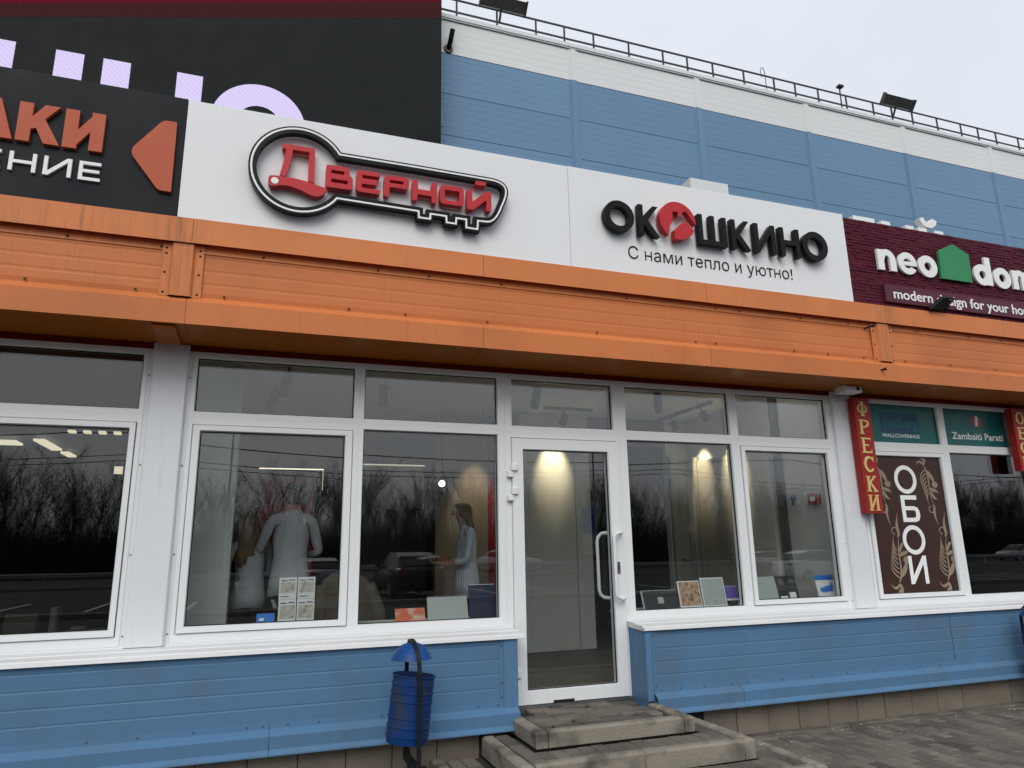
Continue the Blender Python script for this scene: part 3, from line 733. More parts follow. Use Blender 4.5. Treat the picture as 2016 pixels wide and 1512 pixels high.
def side_door(y0, y1, z1, label, m, hy=None):
    t = thing('display_door', (5.46, (y0+y1)/2, .4), label, 'door')
    MB().box(5.425, 5.469, y0, y1, .405, z1).build('leaf', m, t); MB().box(5.415, 5.469, y0-.09, y0-.004, .405, z1+.06).box(5.415, 5.469, y1+.004, y1+.09, .405, z1+.06).build('casing', m, t)
    if hy: MB().tube([(5.425, hy, 1.42), (5.385, hy, 1.42), (5.385, hy-.11, 1.415)], .009, 8).build('handle', 'steel', t)
    return t
side_door(1.75, 2.40, 2.68, 'pale beige door standing on the right side wall of the showroom', 'door_taupe', 1.85)
side_door(1.08, 1.56, 2.68, 'narrow white door next to the dark strip on the right side wall', 'door_white')
tag(MB().box(5.43, 5.469, .82, .93, .405, 3.26).build('trim_strip', 'in_grey'), 'dark grey vertical strip on the right side wall', 'trim')
# fire call point and coat hook on the side wall
fa = thing('fire_alarm', (5.46, .38, 1.98), 'red square fire call point on the white side wall', 'alarm')
MB().rbox(5.425, 5.469, .31, .45, 1.985, 2.09, .004).build('case', 'red_board', fa); MB().box(5.421, 5.425, .345, .415, 2.02, 2.065).build('push_plate', 'paper', fa)
hk = thing('wall_hook', (5.46, .69, 2.0), 'small blue fitting left of the red call point', 'fitting')
MB().tube([(5.469, .69, 2.07), (5.43, .69, 2.07)], .02, 10).build('body', 'card_blue', hk); MB().tube([(5.44, .70, 2.06), (5.44, .70, 1.99)], .008, 6).build('hanger', 'black_metal', hk)
# picture with light frame
pf = thing('lit_poster', (.35, 4.17, 1.2), 'red poster hung inside a thin glowing light strip frame', 'poster')
MB().box(.02, .70, 4.185, 4.198, 1.3, 2.60).build('print', 'poster_red', pf); MB().box(-.01, .80, 4.18, 4.198, 2.668, 2.680).build('light_strip', 'led', pf)
MB().box(.791, .80, 4.18, 4.198, 2.40, 2.6645).build('light_strip', 'led_dim', pf)
# display board left of the people
db = thing('display_board', (1.65, 4.2, 2.3), 'pale display board with lit upper edge high at the back of the showroom', 'board')
MB().rbox(1.30, 2.17, 4.22, 4.25, 2.15, 2.745, .005).build('panel', 'in_taupe', db); MB().box(1.30, 2.17, 4.15, 4.21, 2.75, 2.762).build('light_strip', 'led_dim', db)
# ceiling spotlights
def spot(x, y, tilt, az, label, lit=None, track=False, L=.22, drop=.0, grp=None):
    t = thing('ceiling_spotlight', (x, y, 3.0), label, 'spotlight', grp)
    M = Matrix.Rotation(R(az), 3, 'Z')@Matrix.Rotation(R(tilt), 3, 'X')
    top = Vector((x, y, 3.262-drop-(.08 if track else .004)))
    mb = MB(); mb.lathe([(.0001, 0), (.044, -.002), (.046, -.01), (.046, -L), (.038, -L-.002), (.036, -L+.03), (.0001, -L+.03)], top, 20, M); mb.build('barrel', 'fixture_grey', t, smooth=True)
    if track: MB().tube([(x, y, 3.262-drop), tuple(top+Vector((0, 0, .0)))], .012, 8).build('stem', 'fixture_grey', t)
    if lit:
        ld = bpy.data.lights.new('spot', 'SPOT'); ld.energy = lit; ld.color = (1, .80, .5); ld.spot_size = R(50); ld.spot_blend = .9; ld.shadow_soft_size = .03
        lo = bpy.data.objects.new('spot_lamp', ld); COL.objects.link(lo); d = M@Vector((0, 0, -1)); lo.parent = t
        lo.location = top+d*(L+.01)-WO[t]; lo.rotation_euler = (-d).to_track_quat('Z', 'Y').to_euler()
    return t
spot(1.155, 1.59, 0, 0, 'straight hanging spotlight behind the transom of the second window')
spot(2.747, 1.29, 10, 60, 'slightly tilted spotlight behind the transom over the door')
spot(4.15, 1.18, 0, 0, 'straight hanging spotlight behind the transom right of the door')
spot(3.47, 2.22, 36, 0, 'track spotlight aimed at the white door behind the entrance', 62, True, L=.13)
spot(5.02, 2.30, 34, -90, 'track spotlight aimed at the beige door in the far corner', 70, True, L=.13)
spot(5.02, 1.62, 34, -90, 'track spotlight turned to the right hand side wall', 110, True, L=.13)
spot(.2, 1.08, 25, 150, 'upper tilted spotlight behind the transom of the first window', None, True)
spot(.1, 1.9, 30, 150, 'lower tilted spotlight deeper behind the first window', None, True)
spot(-1.55, 1.87, 35, 40, 'tilted spotlight in the neighbouring shop on the left', None, True)
spot(2.55, 2.60, 18, 0, 'track spotlight lighting the taupe wall panel behind the reader', 60, True, L=.13)
for a, b, lab in (((3.2, 2.22), (3.85, 2.22), 'short ceiling track behind the door transom'), ((5.02, 2.6), (5.02, 1.4), 'long ceiling track behind the right hand transoms')):
    d = Vector((b[0]-a[0], b[1]-a[1], 0)).normalized(); n_ = Vector((-d.y, d.x, 0))*.017; A_ = Vector((*a, 3.235)); B_ = Vector((*b, 3.235))
    mb = MB(); mb.loft([[A_+n_, A_-n_, A_-n_+Vector((0, 0, .034)), A_+n_+Vector((0, 0, .034))], [B_+n_, B_-n_, B_-n_+Vector((0, 0, .034)), B_+n_+Vector((0, 0, .034))]])
    tag(mb.build('light_track', 'fixture_grey'), lab, 'track')
bl = thing('globe_lamp', (1.9, 2.05, 2.2), 'small glowing round lamp behind the second window', 'lamp')
MB().lathe([(.0001, -.036), (.02, -.03), (.033, -.014), (.036, 0), (.033, .014), (.02, .03), (.0001, .036)], (1.893, 2.05, 2.303), 16).build('globe', 'bulb', bl, smooth='all')
MB().tube([(1.893, 2.05, 2.335), (1.893, 2.05, 3.265)], .003, 5).build('cord', 'rubber', bl)
# lamps of the left neighbour
for i, (x0, y0, x1, y1) in enumerate(((-3.9, 6.1, -3.33, 6.2), (-2.97, 5.9, -2.93, 6.9), (-2.92, 7.2, -2.90, 7.7))):
    tag(MB().box(min(x0, x1)-.05, max(x0, x1)+.05, y0, y1 if y1-y0 > .2 else y0+.35, 3.19, 3.22).build('ceiling_lamp', 'lamp_warm'),
        ('glowing tube lamp at the left edge of the neighbouring shop', 'long slanting ceiling lamp in the neighbouring shop on the left', 'short ceiling lamp behind the long slanting one on the left')[i], 'lamp')
for i in range(5):
    tag(MB().box(-2.41+i*.178, -2.33+i*.178, 5.0, 5.12, 3.19, 3.22).build('ceiling_lamp', 'lamp_warm'), ('first', 'second', 'third', 'fourth', 'fifth')[i]+' from the left of five small ceiling lamps in the left shop', 'lamp', 'row of small ceiling lamps in the left shop')
for i in range(2):
    tag(MB().box(-2.42+i*.2, -2.29+i*.2, 8.5, 8.55, 3.02, 3.15).build('ceiling_lamp', 'lamp_warm'), ('square lamp in the left shop further from the pillar', 'square lamp in the left shop nearer to the pillar')[i], 'lamp')

# ------------------------------------------------------------------ sign boards over the canopy
YS = -.53
s1 = thing('key_sign', (.86, YS, 3.88), 'white signboard with black key outline and red raised word', 'sign')
MB().rbox(-.655, 2.356, YS, -.50, 3.878, 4.808, .002).build('board', 'sign_white', s1)
s2 = thing('window_shop_sign', (3.87, YS, 3.88), 'white signboard with black raised word and red round house emblem', 'sign')
MB().rbox(2.3595, 5.375, YS, -.50, 3.878, 4.812, .002).build('board', 'sign_white', s2)
# key outline
cx, cz, cr = .139, 4.337, .335
a0 = math.degrees(math.atan2(4.515-cz, .425-cx)); a1 = 360+math.degrees(math.atan2(4.150-cz, .418-cx))
key = ell(cx, cz, cr, cr, 48, a0, a1)+[(1.038, 4.140), (1.040, 4.088), (1.128, 4.088), (1.130, 4.132), (1.258, 4.131), (1.261, 4.078), (1.335, 4.077), (1.338, 4.127), (1.421, 4.127), (1.421, 4.058), (1.512, 4.056), (1.516, 4.130)]
key += rnd([(1.516, 4.130), (1.655, 4.134), (1.775, 4.43), (1.71, 4.507), (1.0, 4.514)], [0, .12, .11, .09, 0], 6)[1:]
YF = -.612
def simple(p):
    o = []
    for q in p:
        if not o or (Vector(q)-Vector(o[-1])).length > .002: o.append(q)
    return o
key = simple(key)
band = MB().prism([offset(key, -.021), offset(key, .035)], YF, YF+.055)
band.build('key_outline', 'black_letter', s1)
MB().prism([offset(key, -.0075), offset(key, .0065)], YF-.003, YF+.001).build('key_line', 'white_letter', s1)
yf, yb = -.607, -.552
RL = 'red_letter'
letter('letter', [[rnd([(.007, 4.535), (.244, 4.535), (.25, 4.246), (.206, 4.258), (.203, 4.497), (.086, 4.497), (.075, 4.386), (.044, 4.27), (.002, 4.272), (.023, 4.377), (.039, 4.496), (.008, 4.492)], [.02, .008, .004, .004, .004, .004, .06, .004, .004, .06, .01, .02])],
                  [rnd([(-.03, 4.266), (.038, 4.267), (.134, 4.264), (.202, 4.253), (.251, 4.241), (.344, 4.221), (.323, 4.168), (.285, 4.143), (.236, 4.146), (.157, 4.179), (.08, 4.199), (.013, 4.197), (-.03, 4.178), (-.072, 4.182), (-.075, 4.26)], [.03, .02, .04, .03, .02, .01, .03, .03, .03, .05, .04, .04, .03, .04, .04])]], yf, yb, RL, s1)
MB().prism([ell(-.028, 4.222, .026, .026, 24)], yf-.004, yf+.002).build('pin', 'white_letter', s1)
letter('letter', [[rnd([(.330, 4.42), (.503, 4.42), (.507, 4.351), (.530, 4.337), (.532, 4.238), (.332, 4.236)], [.02, .03, .015, .02, .03, .02]), rnd([(.369, 4.382), (.466, 4.382), (.466, 4.353), (.369, 4.353)], .008), rnd([(.37, 4.31), (.492, 4.309), (.492, 4.278), (.37, 4.279)], .008)]], yf, yb, RL, s1)
letter('letter', [[rnd([(.556, 4.415), (.736, 4.415), (.736, 4.381), (.599, 4.379), (.6, 4.351), (.715, 4.351), (.714, 4.308), (.598, 4.305), (.599, 4.273), (.741, 4.272), (.738, 4.235), (.557, 4.236)], [.03, .012, .012, .004, .004, .012, .012, .004, .004, .012, .012, .03])]], yf, yb, RL, s1)
letter('letter', [[rnd([(.767, 4.409), (.962, 4.411), (.959, 4.312), (.809, 4.313), (.807, 4.228), (.767, 4.228)], [.025, .035, .03, .004, .016, .016]), rnd([(.808, 4.374), (.918, 4.374), (.917, 4.348), (.808, 4.348)], .01)]], yf, yb, RL, s1)
letter('letter', [[rnd([(.986, 4.406), (1.03, 4.406), (1.031, 4.331), (1.139, 4.331), (1.141, 4.406), (1.185, 4.406), (1.184, 4.231), (1.14, 4.231), (1.14, 4.287), (1.028, 4.287), (1.027, 4.231), (.986, 4.231)], [.016, .016, .004, .004, .016, .016]*2)]], yf, yb, RL, s1)
letter('letter', [[rnd([(1.208, 4.4), (1.404, 4.401), (1.404, 4.238), (1.208, 4.238)], .035), rnd([(1.246, 4.363), (1.366, 4.363), (1.366, 4.273), (1.246, 4.273)], .012)]], yf, yb, RL, s1)
letter('letter', [[rnd([(1.430, 4.4), (1.474, 4.4), (1.474, 4.293), (1.587, 4.399), (1.634, 4.4), (1.631, 4.229), (1.589, 4.229), (1.591, 4.323), (1.480, 4.222), (1.428, 4.222)], [.014, .014, .004, .01, .014, .014, .014, .004, .01, .014])]], yf, yb, RL, s1)
letter('letter', [[rnd([(1.495, 4.476), (1.588, 4.478), (1.586, 4.443), (1.495, 4.440)], .014)]], yf-.012, yb, RL, s1)
# black word with the emblem
BL = 'black_letter'; zb, zt = 4.222, 4.512
letter('letter', [[ell(2.795, 4.368, .146, .146, 44), ell(2.795, 4.366, .088, .090, 40)]], yf, yb, BL, s2)
def K(x, w, m=BL, par=None, zb=zb, zt=zt, sw=.046, yf=yf, yb=yb):
    zm = (zb+zt)/2
    letter('letter', [[[(x, zb), (x+sw, zb), (x+sw, zt), (x, zt)]], [[(x+sw*.9, zm-.03), (x+sw*.9, zm+.03), (x+w-sw*1.15, zt), (x+w, zt), (x+sw*2.0, zm+.005), (x+w+.004, zb), (x+w-sw*1.15, zb)]]], yf, yb, m, par)
K(2.985, .20, par=s2)
letter('emblem', [[ell(3.377, 4.405, .184, .182, 40, -6, 236)+[(3.288, 4.345), (3.322, 4.383), (3.327, 4.488), (3.382, 4.490), (3.382, 4.443), (3.421, 4.482), (3.462, 4.512)]],
                  [[(3.336, 4.312), (3.449, 4.414), (3.543, 4.331), (3.508, 4.278), (3.447, 4.238), (3.376, 4.223), (3.334, 4.228)]]], yf-.01, yb-.006, RL, s2)
x = 3.596; W_ = .302
letter('letter', [[[(x, zb), (x+W_, zb), (x+W_, zt), (x+W_-.046, zt), (x+W_-.046, zb+.044), (x+W_/2+.023, zb+.044), (x+W_/2+.023, zt), (x+W_/2-.023, zt), (x+W_/2-.023, zb+.044), (x+.046, zb+.044), (x+.046, zt), (x, zt)]]], yf, yb, BL, s2)
K(3.950, .20, par=s2)
x = 4.205
letter('letter', [[[(x, zb), (x+.046, zb), (x+.19, zt-.085), (x+.19, zb), (x+.236, zb), (x+.236, zt), (x+.19, zt), (x+.046, zb+.085), (x+.046, zt), (x, zt)]]], yf, yb, BL, s2)
x = 4.497
letter('letter', [[[(x, zb), (x+.046, zb), (x+.046, zb+.118), (x+.18, zb+.118), (x+.18, zb), (x+.226, zb), (x+.226, zt), (x+.18, zt), (x+.18, zb+.164), (x+.046, zb+.164), (x+.046, zt), (x, zt)]]], yf, yb, BL, s2)
letter('letter', [[ell(4.908, 4.370, .150, .150, 44), ell(4.906, 4.366, .090, .092, 40)]], yf, yb, BL, s2)
glyphs('С нами тепло и уютно!', 2.905, 4.022, YS-.006, YS-.0005, width=1.752, height=.118, bold=-.009, m=BL, parent=s2, name='letter')

# dark neighbour sign, left
s3 = thing('dark_arrow_sign', (-2.2, YS, 3.88), 'dark grey signboard with rust orange letters and a left arrow', 'sign')
MB().rbox(-4.2, -.6585, YS, -.50, 3.878, 4.812, .002).build('board', 'black_sign', s3)
RO = 'rust_letter'
letter('arrow', [[rnd([(-.995, 4.315), (-.80, 4.591), (-.712, 4.591), (-.707, 4.046), (-.79, 4.046)], [.06, .03, .003, .003, .03], 6)]], -.56, -.53, RO, s3)
letter('letter', [[[(-1.668, 4.271), (-1.588, 4.271), (-1.588, 4.558), (-1.668, 4.558)]], [[(-1.60, 4.36), (-1.60, 4.44), (-1.52, 4.558), (-1.432, 4.558), (-1.512, 4.452), (-1.412, 4.271), (-1.506, 4.271), (-1.558, 4.378)]]], -.56, -.53, RO, s3)
letter('letter', [[[(-1.398, 4.27), (-1.312, 4.27), (-1.312, 4.30), (-1.24, 4.41), (-1.24, 4.27), (-1.158, 4.27), (-1.158, 4.559), (-1.24, 4.559), (-1.24, 4.525), (-1.316, 4.41), (-1.316, 4.559), (-1.398, 4.559)]]], -.56, -.53, RO, s3)
letter('letter', [[[(-2.0, 4.271), (-1.91, 4.271), (-1.895, 4.32), (-1.792, 4.32), (-1.777, 4.271), (-1.684, 4.271), (-1.775, 4.558), (-1.905, 4.558)], [(-1.874, 4.385), (-1.842, 4.49), (-1.812, 4.385)]]], -.56, -.53, RO, s3)
WL = 'white_letter'
letter('letter', [[[(-1.685, 4.055), (-1.662, 4.055), (-1.662, 4.112), (-1.553, 4.112), (-1.553, 4.055), (-1.530, 4.055), (-1.530, 4.191), (-1.553, 4.191), (-1.553, 4.134), (-1.662, 4.134), (-1.662, 4.191), (-1.685, 4.191)]]], -.548, -.53, WL, s3)
letter('letter', [[[(-1.488, 4.054), (-1.458, 4.054), (-1.348, 4.163), (-1.348, 4.054), (-1.325, 4.054), (-1.325, 4.191), (-1.353, 4.191), (-1.465, 4.082), (-1.465, 4.191), (-1.488, 4.191)]]], -.548, -.53, WL, s3)
for ex in (-1.282, -1.862):
    letter('letter', [[[(ex, 4.053), (ex+.131, 4.053), (ex+.131, 4.075), (ex+.023, 4.075), (ex+.023, 4.112), (ex+.123, 4.112), (ex+.123, 4.133), (ex+.023, 4.133), (ex+.023, 4.169), (ex+.130, 4.169), (ex+.130, 4.191), (ex, 4.191)]]], -.548, -.53, WL, s3)

# maroon tiled sign, right
s4 = thing('maroon_tile_sign', (8, YS, 3.88), 'maroon signboard of small tiles with white letters and green house', 'sign')
MB().rbox(5.38, 10.6, YS+.012, -.50, 3.878, 4.786, .002).build('board', 'maroon', s4)
bt = MB().rbox(-.049, .049, 0, .010, -.0155, .0155, .003); 
bme = bpy.data.meshes.new('wall_tile'); bme.from_pydata(bt.v, [], bt.f); bme.materials.append(MATS['maroon'])
mbt = MB(); near = []
for r_ in range(27):
    z = 3.898+r_*.0335
    k = 0; x = 5.43+(r_ % 2)*.05
    while x < 10.5:
        near.append((x, YS+.002+random.uniform(0, .009), z)); x += .1015
near = [p for p in near if p[0] < 8.1]
big = [p for p in near if p[0] < 6.5][:300]
for p in big: piece(bme, 'wall_tile', p, s4, (R(random.uniform(-2, 2)), 0, R(random.uniform(-1.5, 1.5))))
sb_ = set(big)
for p in near:
    if p in sb_: continue
    mbt.add([(v[0]+p[0], v[1]+p[1], v[2]+p[2]) for v in bt.v], bt.f)
mbt.build('tile_field', 'maroon', s4, fix=False, kind='stuff')
yn, yk = -.556, -.531
def ring(cx, cz, rx, rz, t): return [ell(cx, cz, rx, rz, 36), ell(cx, cz, rx-t, rz-t*.95, 32)]
def arch(x0, x1, zb, zt, t):      # n shape without stem
    c = (x0+x1)/2; r_ = (x1-x0)/2; zc = zt-r_
    return [[(x1, zb), (x1, zc)]+ell(c, zc, r_, r_, 16, 0, 180)[1:]+[(x0, zc-.01), (x0+t*.9, zc-.01)]+ell(c, zc, r_-t, r_-t*.8, 12, 180, 0)[1:]+[(x1-t, zb)]]
letter('letter', [[[(5.735, 4.256), (5.815, 4.256), (5.815, 4.476), (5.735, 4.476)]], arch(5.745, 5.975, 4.256, 4.486, .082)], yn, yk, WL, s4)
letter('letter', [[ell(6.131, 4.366, .122, .121, 40, 0, 330)+[(6.17, 4.33), (6.12, 4.318), (6.085, 4.335)]+[(6.073, 4.36)]+ell(6.131, 4.366, .052, .055, 14, 180, 40)+[(6.17, 4.385), (6.08, 4.385), (6.075, 4.35), (6.253, 4.35)]]], yn, yk, WL, s4) if False else \
letter('letter', [[ell(6.131, 4.366, .124, .121, 40, 8, 328)+ell(6.131, 4.366, .056, .055, 20, 318, 14)], [[(6.06, 4.345), (6.254, 4.345), (6.254, 4.385), (6.06, 4.385)]]], yn, yk, WL, s4)
letter('letter', [ring(6.409, 4.366, .128, .121, .078)], yn, yk, WL, s4)
letter('house_shape', [[[(6.572, 4.254), (7.012, 4.254), (7.022, 4.574), (6.812, 4.668), (6.590, 4.572)]]], yn-.004, yk, 'green', s4)
letter('letter', [ring(7.19, 4.366, .125, .121, .078), [[(7.248, 4.254), (7.33, 4.254), (7.33, 4.577), (7.248, 4.577)]]], yn, yk, WL, s4)
letter('letter', [ring(7.486, 4.362, .128, .121, .078)], yn, yk, WL, s4)
letter('letter', [[[(7.645, 4.256), (7.725, 4.256), (7.725, 4.476), (7.645, 4.476)]], arch(7.655, 7.86, 4.256, 4.486, .08), arch(7.79, 8.0, 4.256, 4.486, .08)], yn, yk, WL, s4)
MB().rbox(5.775, 9.6, -.553, -.531, 3.918, 4.105, .002).build('plaque', 'maroon_flat', s4)
glyphs('modern design for your home', 5.876, 3.962, -.558, -.5525, width=2.04, height=.105, bold=.012, m=WL, parent=s4, name='letter')
fl = thing('sign_floodlight', (6.45, -.6, 3.876), 'small black floodlight standing in front of the maroon sign', 'floodlight')
A_ = [Vector((6.31, -.575, 3.885)), Vector((6.49, -.575, 3.893)), Vector((6.60, -.64, 4.012)), Vector((6.425, -.64, 4.006))]
nrm = (A_[1]-A_[0]).cross(A_[3]-A_[0]).normalized()*.04
MB().loft([[p-nrm*.5 for p in A_], [p+nrm*.5 for p in A_]]).build('housing', 'black_metal', fl, bevel=.005)
MB().tube([(6.36, -.545, 3.874), (6.365, -.575, 3.90), (6.38, -.61, 3.94)], .007, 6).tube([(6.53, -.545, 3.874), (6.535, -.575, 3.90), (6.55, -.61, 3.95)], .007, 6).build('bracket', 'black_metal', fl)
MB().rbox(6.50, 6.545, -.658, -.632, 3.965, 3.985, .003).build('driver_box', 'fixture_grey', fl)

# white roof letters hidden behind the maroon sign
rs = thing('roof_letter_sign', (7.2, .4, 4.0), 'white roof letters hidden behind the maroon sign, only tops visible', 'sign')
for x0, x1, zt_ in ((6.49, 6.815, 5.40), (6.92, 7.06, 5.395), (7.31, 7.44, 5.392), (7.515, 7.655, 5.392), (7.79, 7.93, 5.388)):
    MB().rbox(x0, x1, .36, .44, 4.0, zt_, .004).build('letter', 'white_letter', rs)
MB().prism([stroke(ell(7.70, 5.56, .115, .115, 14, 195, 345), .075)[0]], .36, .44).build('letter', 'white_letter', rs)
MB().tube([(7.70, .40, 5.39), (7.70, .40, 5.45)], .02, 8).build('bracket', 'white_letter', rs)
wb = thing('roof_box', (4.66, .7, 4.0), 'white metal box standing on the roof behind the white signboard', 'box')
MB().rbox(4.41, 4.92, .6, .95, 5.2, 5.668, .006).build('case', 'wall_white', wb)
for x in (4.47, 4.86): MB().box(x-.02, x+.02, .7, .74, 4.0, 5.2).build('leg', 'galv', wb)

# ------------------------------------------------------------------ right-hand vertical boards and window films
def board(x0, x1, z0, z1, y0, y1, label):
    t = thing('red_board_sign', ((x0+x1)/2, y1, z0), label, 'sign', 'red vertical boards by the wallpaper shop')
    MB().rbox(x0, x1, y0, y1, z0, z1, .003).build('board', 'red_board', t); return t
def serif(x, z, w, h, ch, par, yf=-.150):
    t = w*.22; th = w*.13; S = []; s_ = t*.45
    def st_(xc, z0=z, z1=z+h, top=True, bot=True, tt=t):
        S.append([[(xc-tt/2, z0), (xc+tt/2, z0), (xc+tt/2, z1), (xc-tt/2, z1)]])
        if bot: S.append([[(xc-tt/2-s_, z0), (xc+tt/2+s_, z0), (xc+tt/2+s_, z0+th*.7), (xc-tt/2-s_, z0+th*.7)]])
        if top: S.append([[(xc-tt/2-s_, z1-th*.7), (xc+tt/2+s_, z1-th*.7), (xc+tt/2+s_, z1), (xc-tt/2-s_, z1)]])
    if ch == 'Ф': st_(x+w/2); S.append([ell(x+w/2, z+h/2, w*.5, h*.33, 30), ell(x+w/2, z+h/2, w*.5-t*.8, h*.33-th*.7, 30)])
    if ch == 'Р': st_(x+t*.9); S.append(stroke([(x+t*.9, z+h-th/2), (x+w*.6, z+h-th/2), (x+w*.88, z+h*.84), (x+w*.88, z+h*.66), (x+w*.6, z+h*.5), (x+t*.9, z+h*.5)], [th, th, t*.9, t*.9, th, th]))
    if ch == 'Е': st_(x+t*.9); S.extend([[[(x+t, z+zz), (x+w*k, z+zz), (x+w*k, z+zz+th), (x+t, z+zz+th)]] for zz, k in ((0, .95), (h*.46, .72), (h-th, .92))]); S.append([[(x+w*.85, z), (x+w*.98, z), (x+w*.98, z+h*.28)]]); S.append([[(x+w*.85, z+h), (x+w*.95, z+h-h*.24), (x+w*.95, z+h)]])
    if ch == 'С': S.append(stroke(ell(x+w*.52, z+h*.5, w*.42, h*.45, 18, 40, 320), [th*.9]+[t*.7]*3+[t]*11+[t*.7]*3+[th*.9])); S.append([[(x+w*.86, z+h*.68), (x+w*.95, z+h*.68), (x+w*.95, z+h), (x+w*.88, z+h)]])
    if ch == 'К': st_(x+t*.9); S.append(stroke([(x+t, z+h*.48), (x+w*.88, z+h)], th)); S.append(stroke([(x+w*.36, z+h*.56), (x+w*.9, z)], t*.9)); S.append([[(x+w*.62, z), (x+w*1.03, z), (x+w*1.03, z+th*.7), (x+w*.62, z+th*.7)]]); S.append([[(x+w*.66, z+h-th*.7), (x+w, z+h-th*.7), (x+w, z+h), (x+w*.66, z+h)]])
    if ch == 'И': st_(x+t*.75, tt=t*.85); st_(x+w-t*.75, tt=t*.85); S.append(stroke([(x+t*.8, z+h*.08), (x+w-t*.8, z+h*.92)], th*1.1))
    if ch == 'О': S.append([ell(x+w/2, z+h/2, w*.5, h*.5, 30), ell(x+w/2, z+h/2, w*.5-t, h*.5-th*.8, 30)])
    if ch == 'Б': st_(x+t*.9); S.append([[(x+t, z+h-th), (x+w*.9, z+h-th), (x+w*.9, z+h), (x+t, z+h)]]); S.append(stroke([(x+t*.9, z+h*.56), (x+w*.6, z+h*.56), (x+w*.9, z+h*.4), (x+w*.9, z+h*.16), (x+w*.6, z+th/2), (x+t*.9, z+th/2)], [th, th, t*.9, t*.9, th, th]))
    letter('letter', S, yf, -.14, 'gold_letter', par)
b1 = board(5.606, 5.806, 1.865, 3.018, -.14, -.06, 'red vertical board with gold lettering on the pillar right of the windows')
for (z0, z1), ch in zip(((2.829, 2.978), (2.644, 2.792), (2.454, 2.609), (2.266, 2.42), (2.073, 2.226), (1.889, 2.042)), 'ФРЕСКИ'): serif(5.632, z0, .128, z1-z0, ch, b1)
b2 = board(7.845, 8.06, 2.325, 3.016, -.14, -.06, 'red vertical board with gold lettering cut by the right picture edge')
for (z0, z1), ch in zip(((2.839, 2.979), (2.67, 2.808), (2.505, 2.64), (2.345, 2.48)), 'ОБОИ'): serif(7.875, z0, .128, z1-z0, ch, b2)
# films stuck on the panes
def film(name, x0, x1, z0, z1, m, label, y=.0265):
    t = thing(name, ((x0+x1)/2, y, z0), label, 'window film'); MB().box(x0, x1, y, y+.002, z0, z1).build('sheet', m, t); return t
f1 = film('window_film', 5.752, 6.873, 2.61, 3.001, 'teal_film', 'teal window film with a navy brick logo and white word below')
x0, x1, z0, z1 = 6.105, 6.62, 2.715, 2.918
MB().box(x0, x1, .0245, .0262, z0, z1).build('logo', 'logo_navy', f1)
mb = MB()
for zz in (z1-.022, z0+.014): mb.box(x0+.012, x1-.012, .0235, .0244, zz, zz+.006)
mb.build('logo_line', 'logo_teal', f1)
glyphs('marburg', x0+.015, z0+.052, .0232, .0243, width=.485, height=.115, bold=.035, m='logo_teal', parent=f1, name='letter')
glyphs('WALLCOVERINGS', 6.104, 2.662, .0245, .0262, width=.512, height=.036, bold=.012, m=WL, parent=f1, name='letter')
f2 = film('window_film', 6.984, 8.083, 2.61, 3.001, 'teal_film', 'teal window film with a small pink emblem above two white words')
for i, (dx, m_) in enumerate(((0, 'logo_pink'), (.052, 'white_letter'), (.104, 'logo_pink'))):
    MB().prism([[(7.415+dx, 2.83+.03*(i == 0)), (7.455+dx, 2.83), (7.475+dx, 2.94-.03*(i == 2)), (7.43+dx, 2.945-.04*(i == 2))]], .0245, .0262).build('emblem', m_, f2)
glyphs('Zambaiti Parati', 7.09, 2.676, .0245, .0262, width=.775, height=.075, bold=.014, m=WL, parent=f2, name='letter')
f3 = film('window_film', 5.805, 6.820, 1.098, 2.451, 'brown_film', 'dark brown window film with white letters and beige scroll ornaments', y=.0145)
yo = .0125
def flat(name, shapes, m, par, y=yo):
    mb = MB()
    for i, lp in enumerate(shapes): mb.prism(lp, y+i*.00002, y+.0018)
    return mb.build(name, m, par)
flat('letter', [[ell(6.317, 2.219, .149, .147, 36), ell(6.317, 2.219, .104, .104, 36)]], WL, f3)
flat('letter', [[[(6.213, 1.786), (6.38, 1.786), (6.425, 1.80), (6.447, 1.84), (6.447, 1.89), (6.425, 1.93), (6.38, 1.945), (6.262, 1.945), (6.262, 2.012), (6.428, 2.012), (6.428, 2.056), (6.213, 2.056)], rnd([(6.262, 1.828), (6.395, 1.828), (6.395, 1.905), (6.262, 1.905)], [0, .03, .03, 0])]], WL, f3)
flat('letter', [[ell(6.317, 1.608, .149, .146, 36), ell(6.317, 1.608, .104, .103, 36)]], WL, f3)
flat('letter', [[[(6.202, 1.176), (6.245, 1.176), (6.395, 1.37), (6.395, 1.176), (6.441, 1.176), (6.441, 1.45), (6.397, 1.45), (6.248, 1.257), (6.248, 1.45), (6.202, 1.45)]]], WL, f3)
def curl(cx, cz, r0, r1, a0, a1, w0, w1, n=16):
    P = []; Wd = []
    for k in range(n+1):
        t = k/n; a = R(a0+(a1-a0)*t); r_ = r0+(r1-r0)*t; P.append((cx+r_*math.cos(a), cz+r_*math.sin(a))); Wd.append(w0+(w1-w0)*t)
    return stroke(P, Wd)
def bez(p0, p1, p2, p3, w0, w1, n=14):
    P = []; Wd = []
    for k in range(n+1):
        t = k/n; P.append(tuple(Vector(p0)*(1-t)**3+Vector(p1)*3*t*(1-t)**2+Vector(p2)*3*t*t*(1-t)+Vector(p3)*t**3)); Wd.append(max(.002, .85*(w0+(w1-w0)*t)*(.35+1.3*math.sin(math.pi*min(1, t*.9+.1))) if w0 != w1 else w0))
    return stroke(P, Wd)
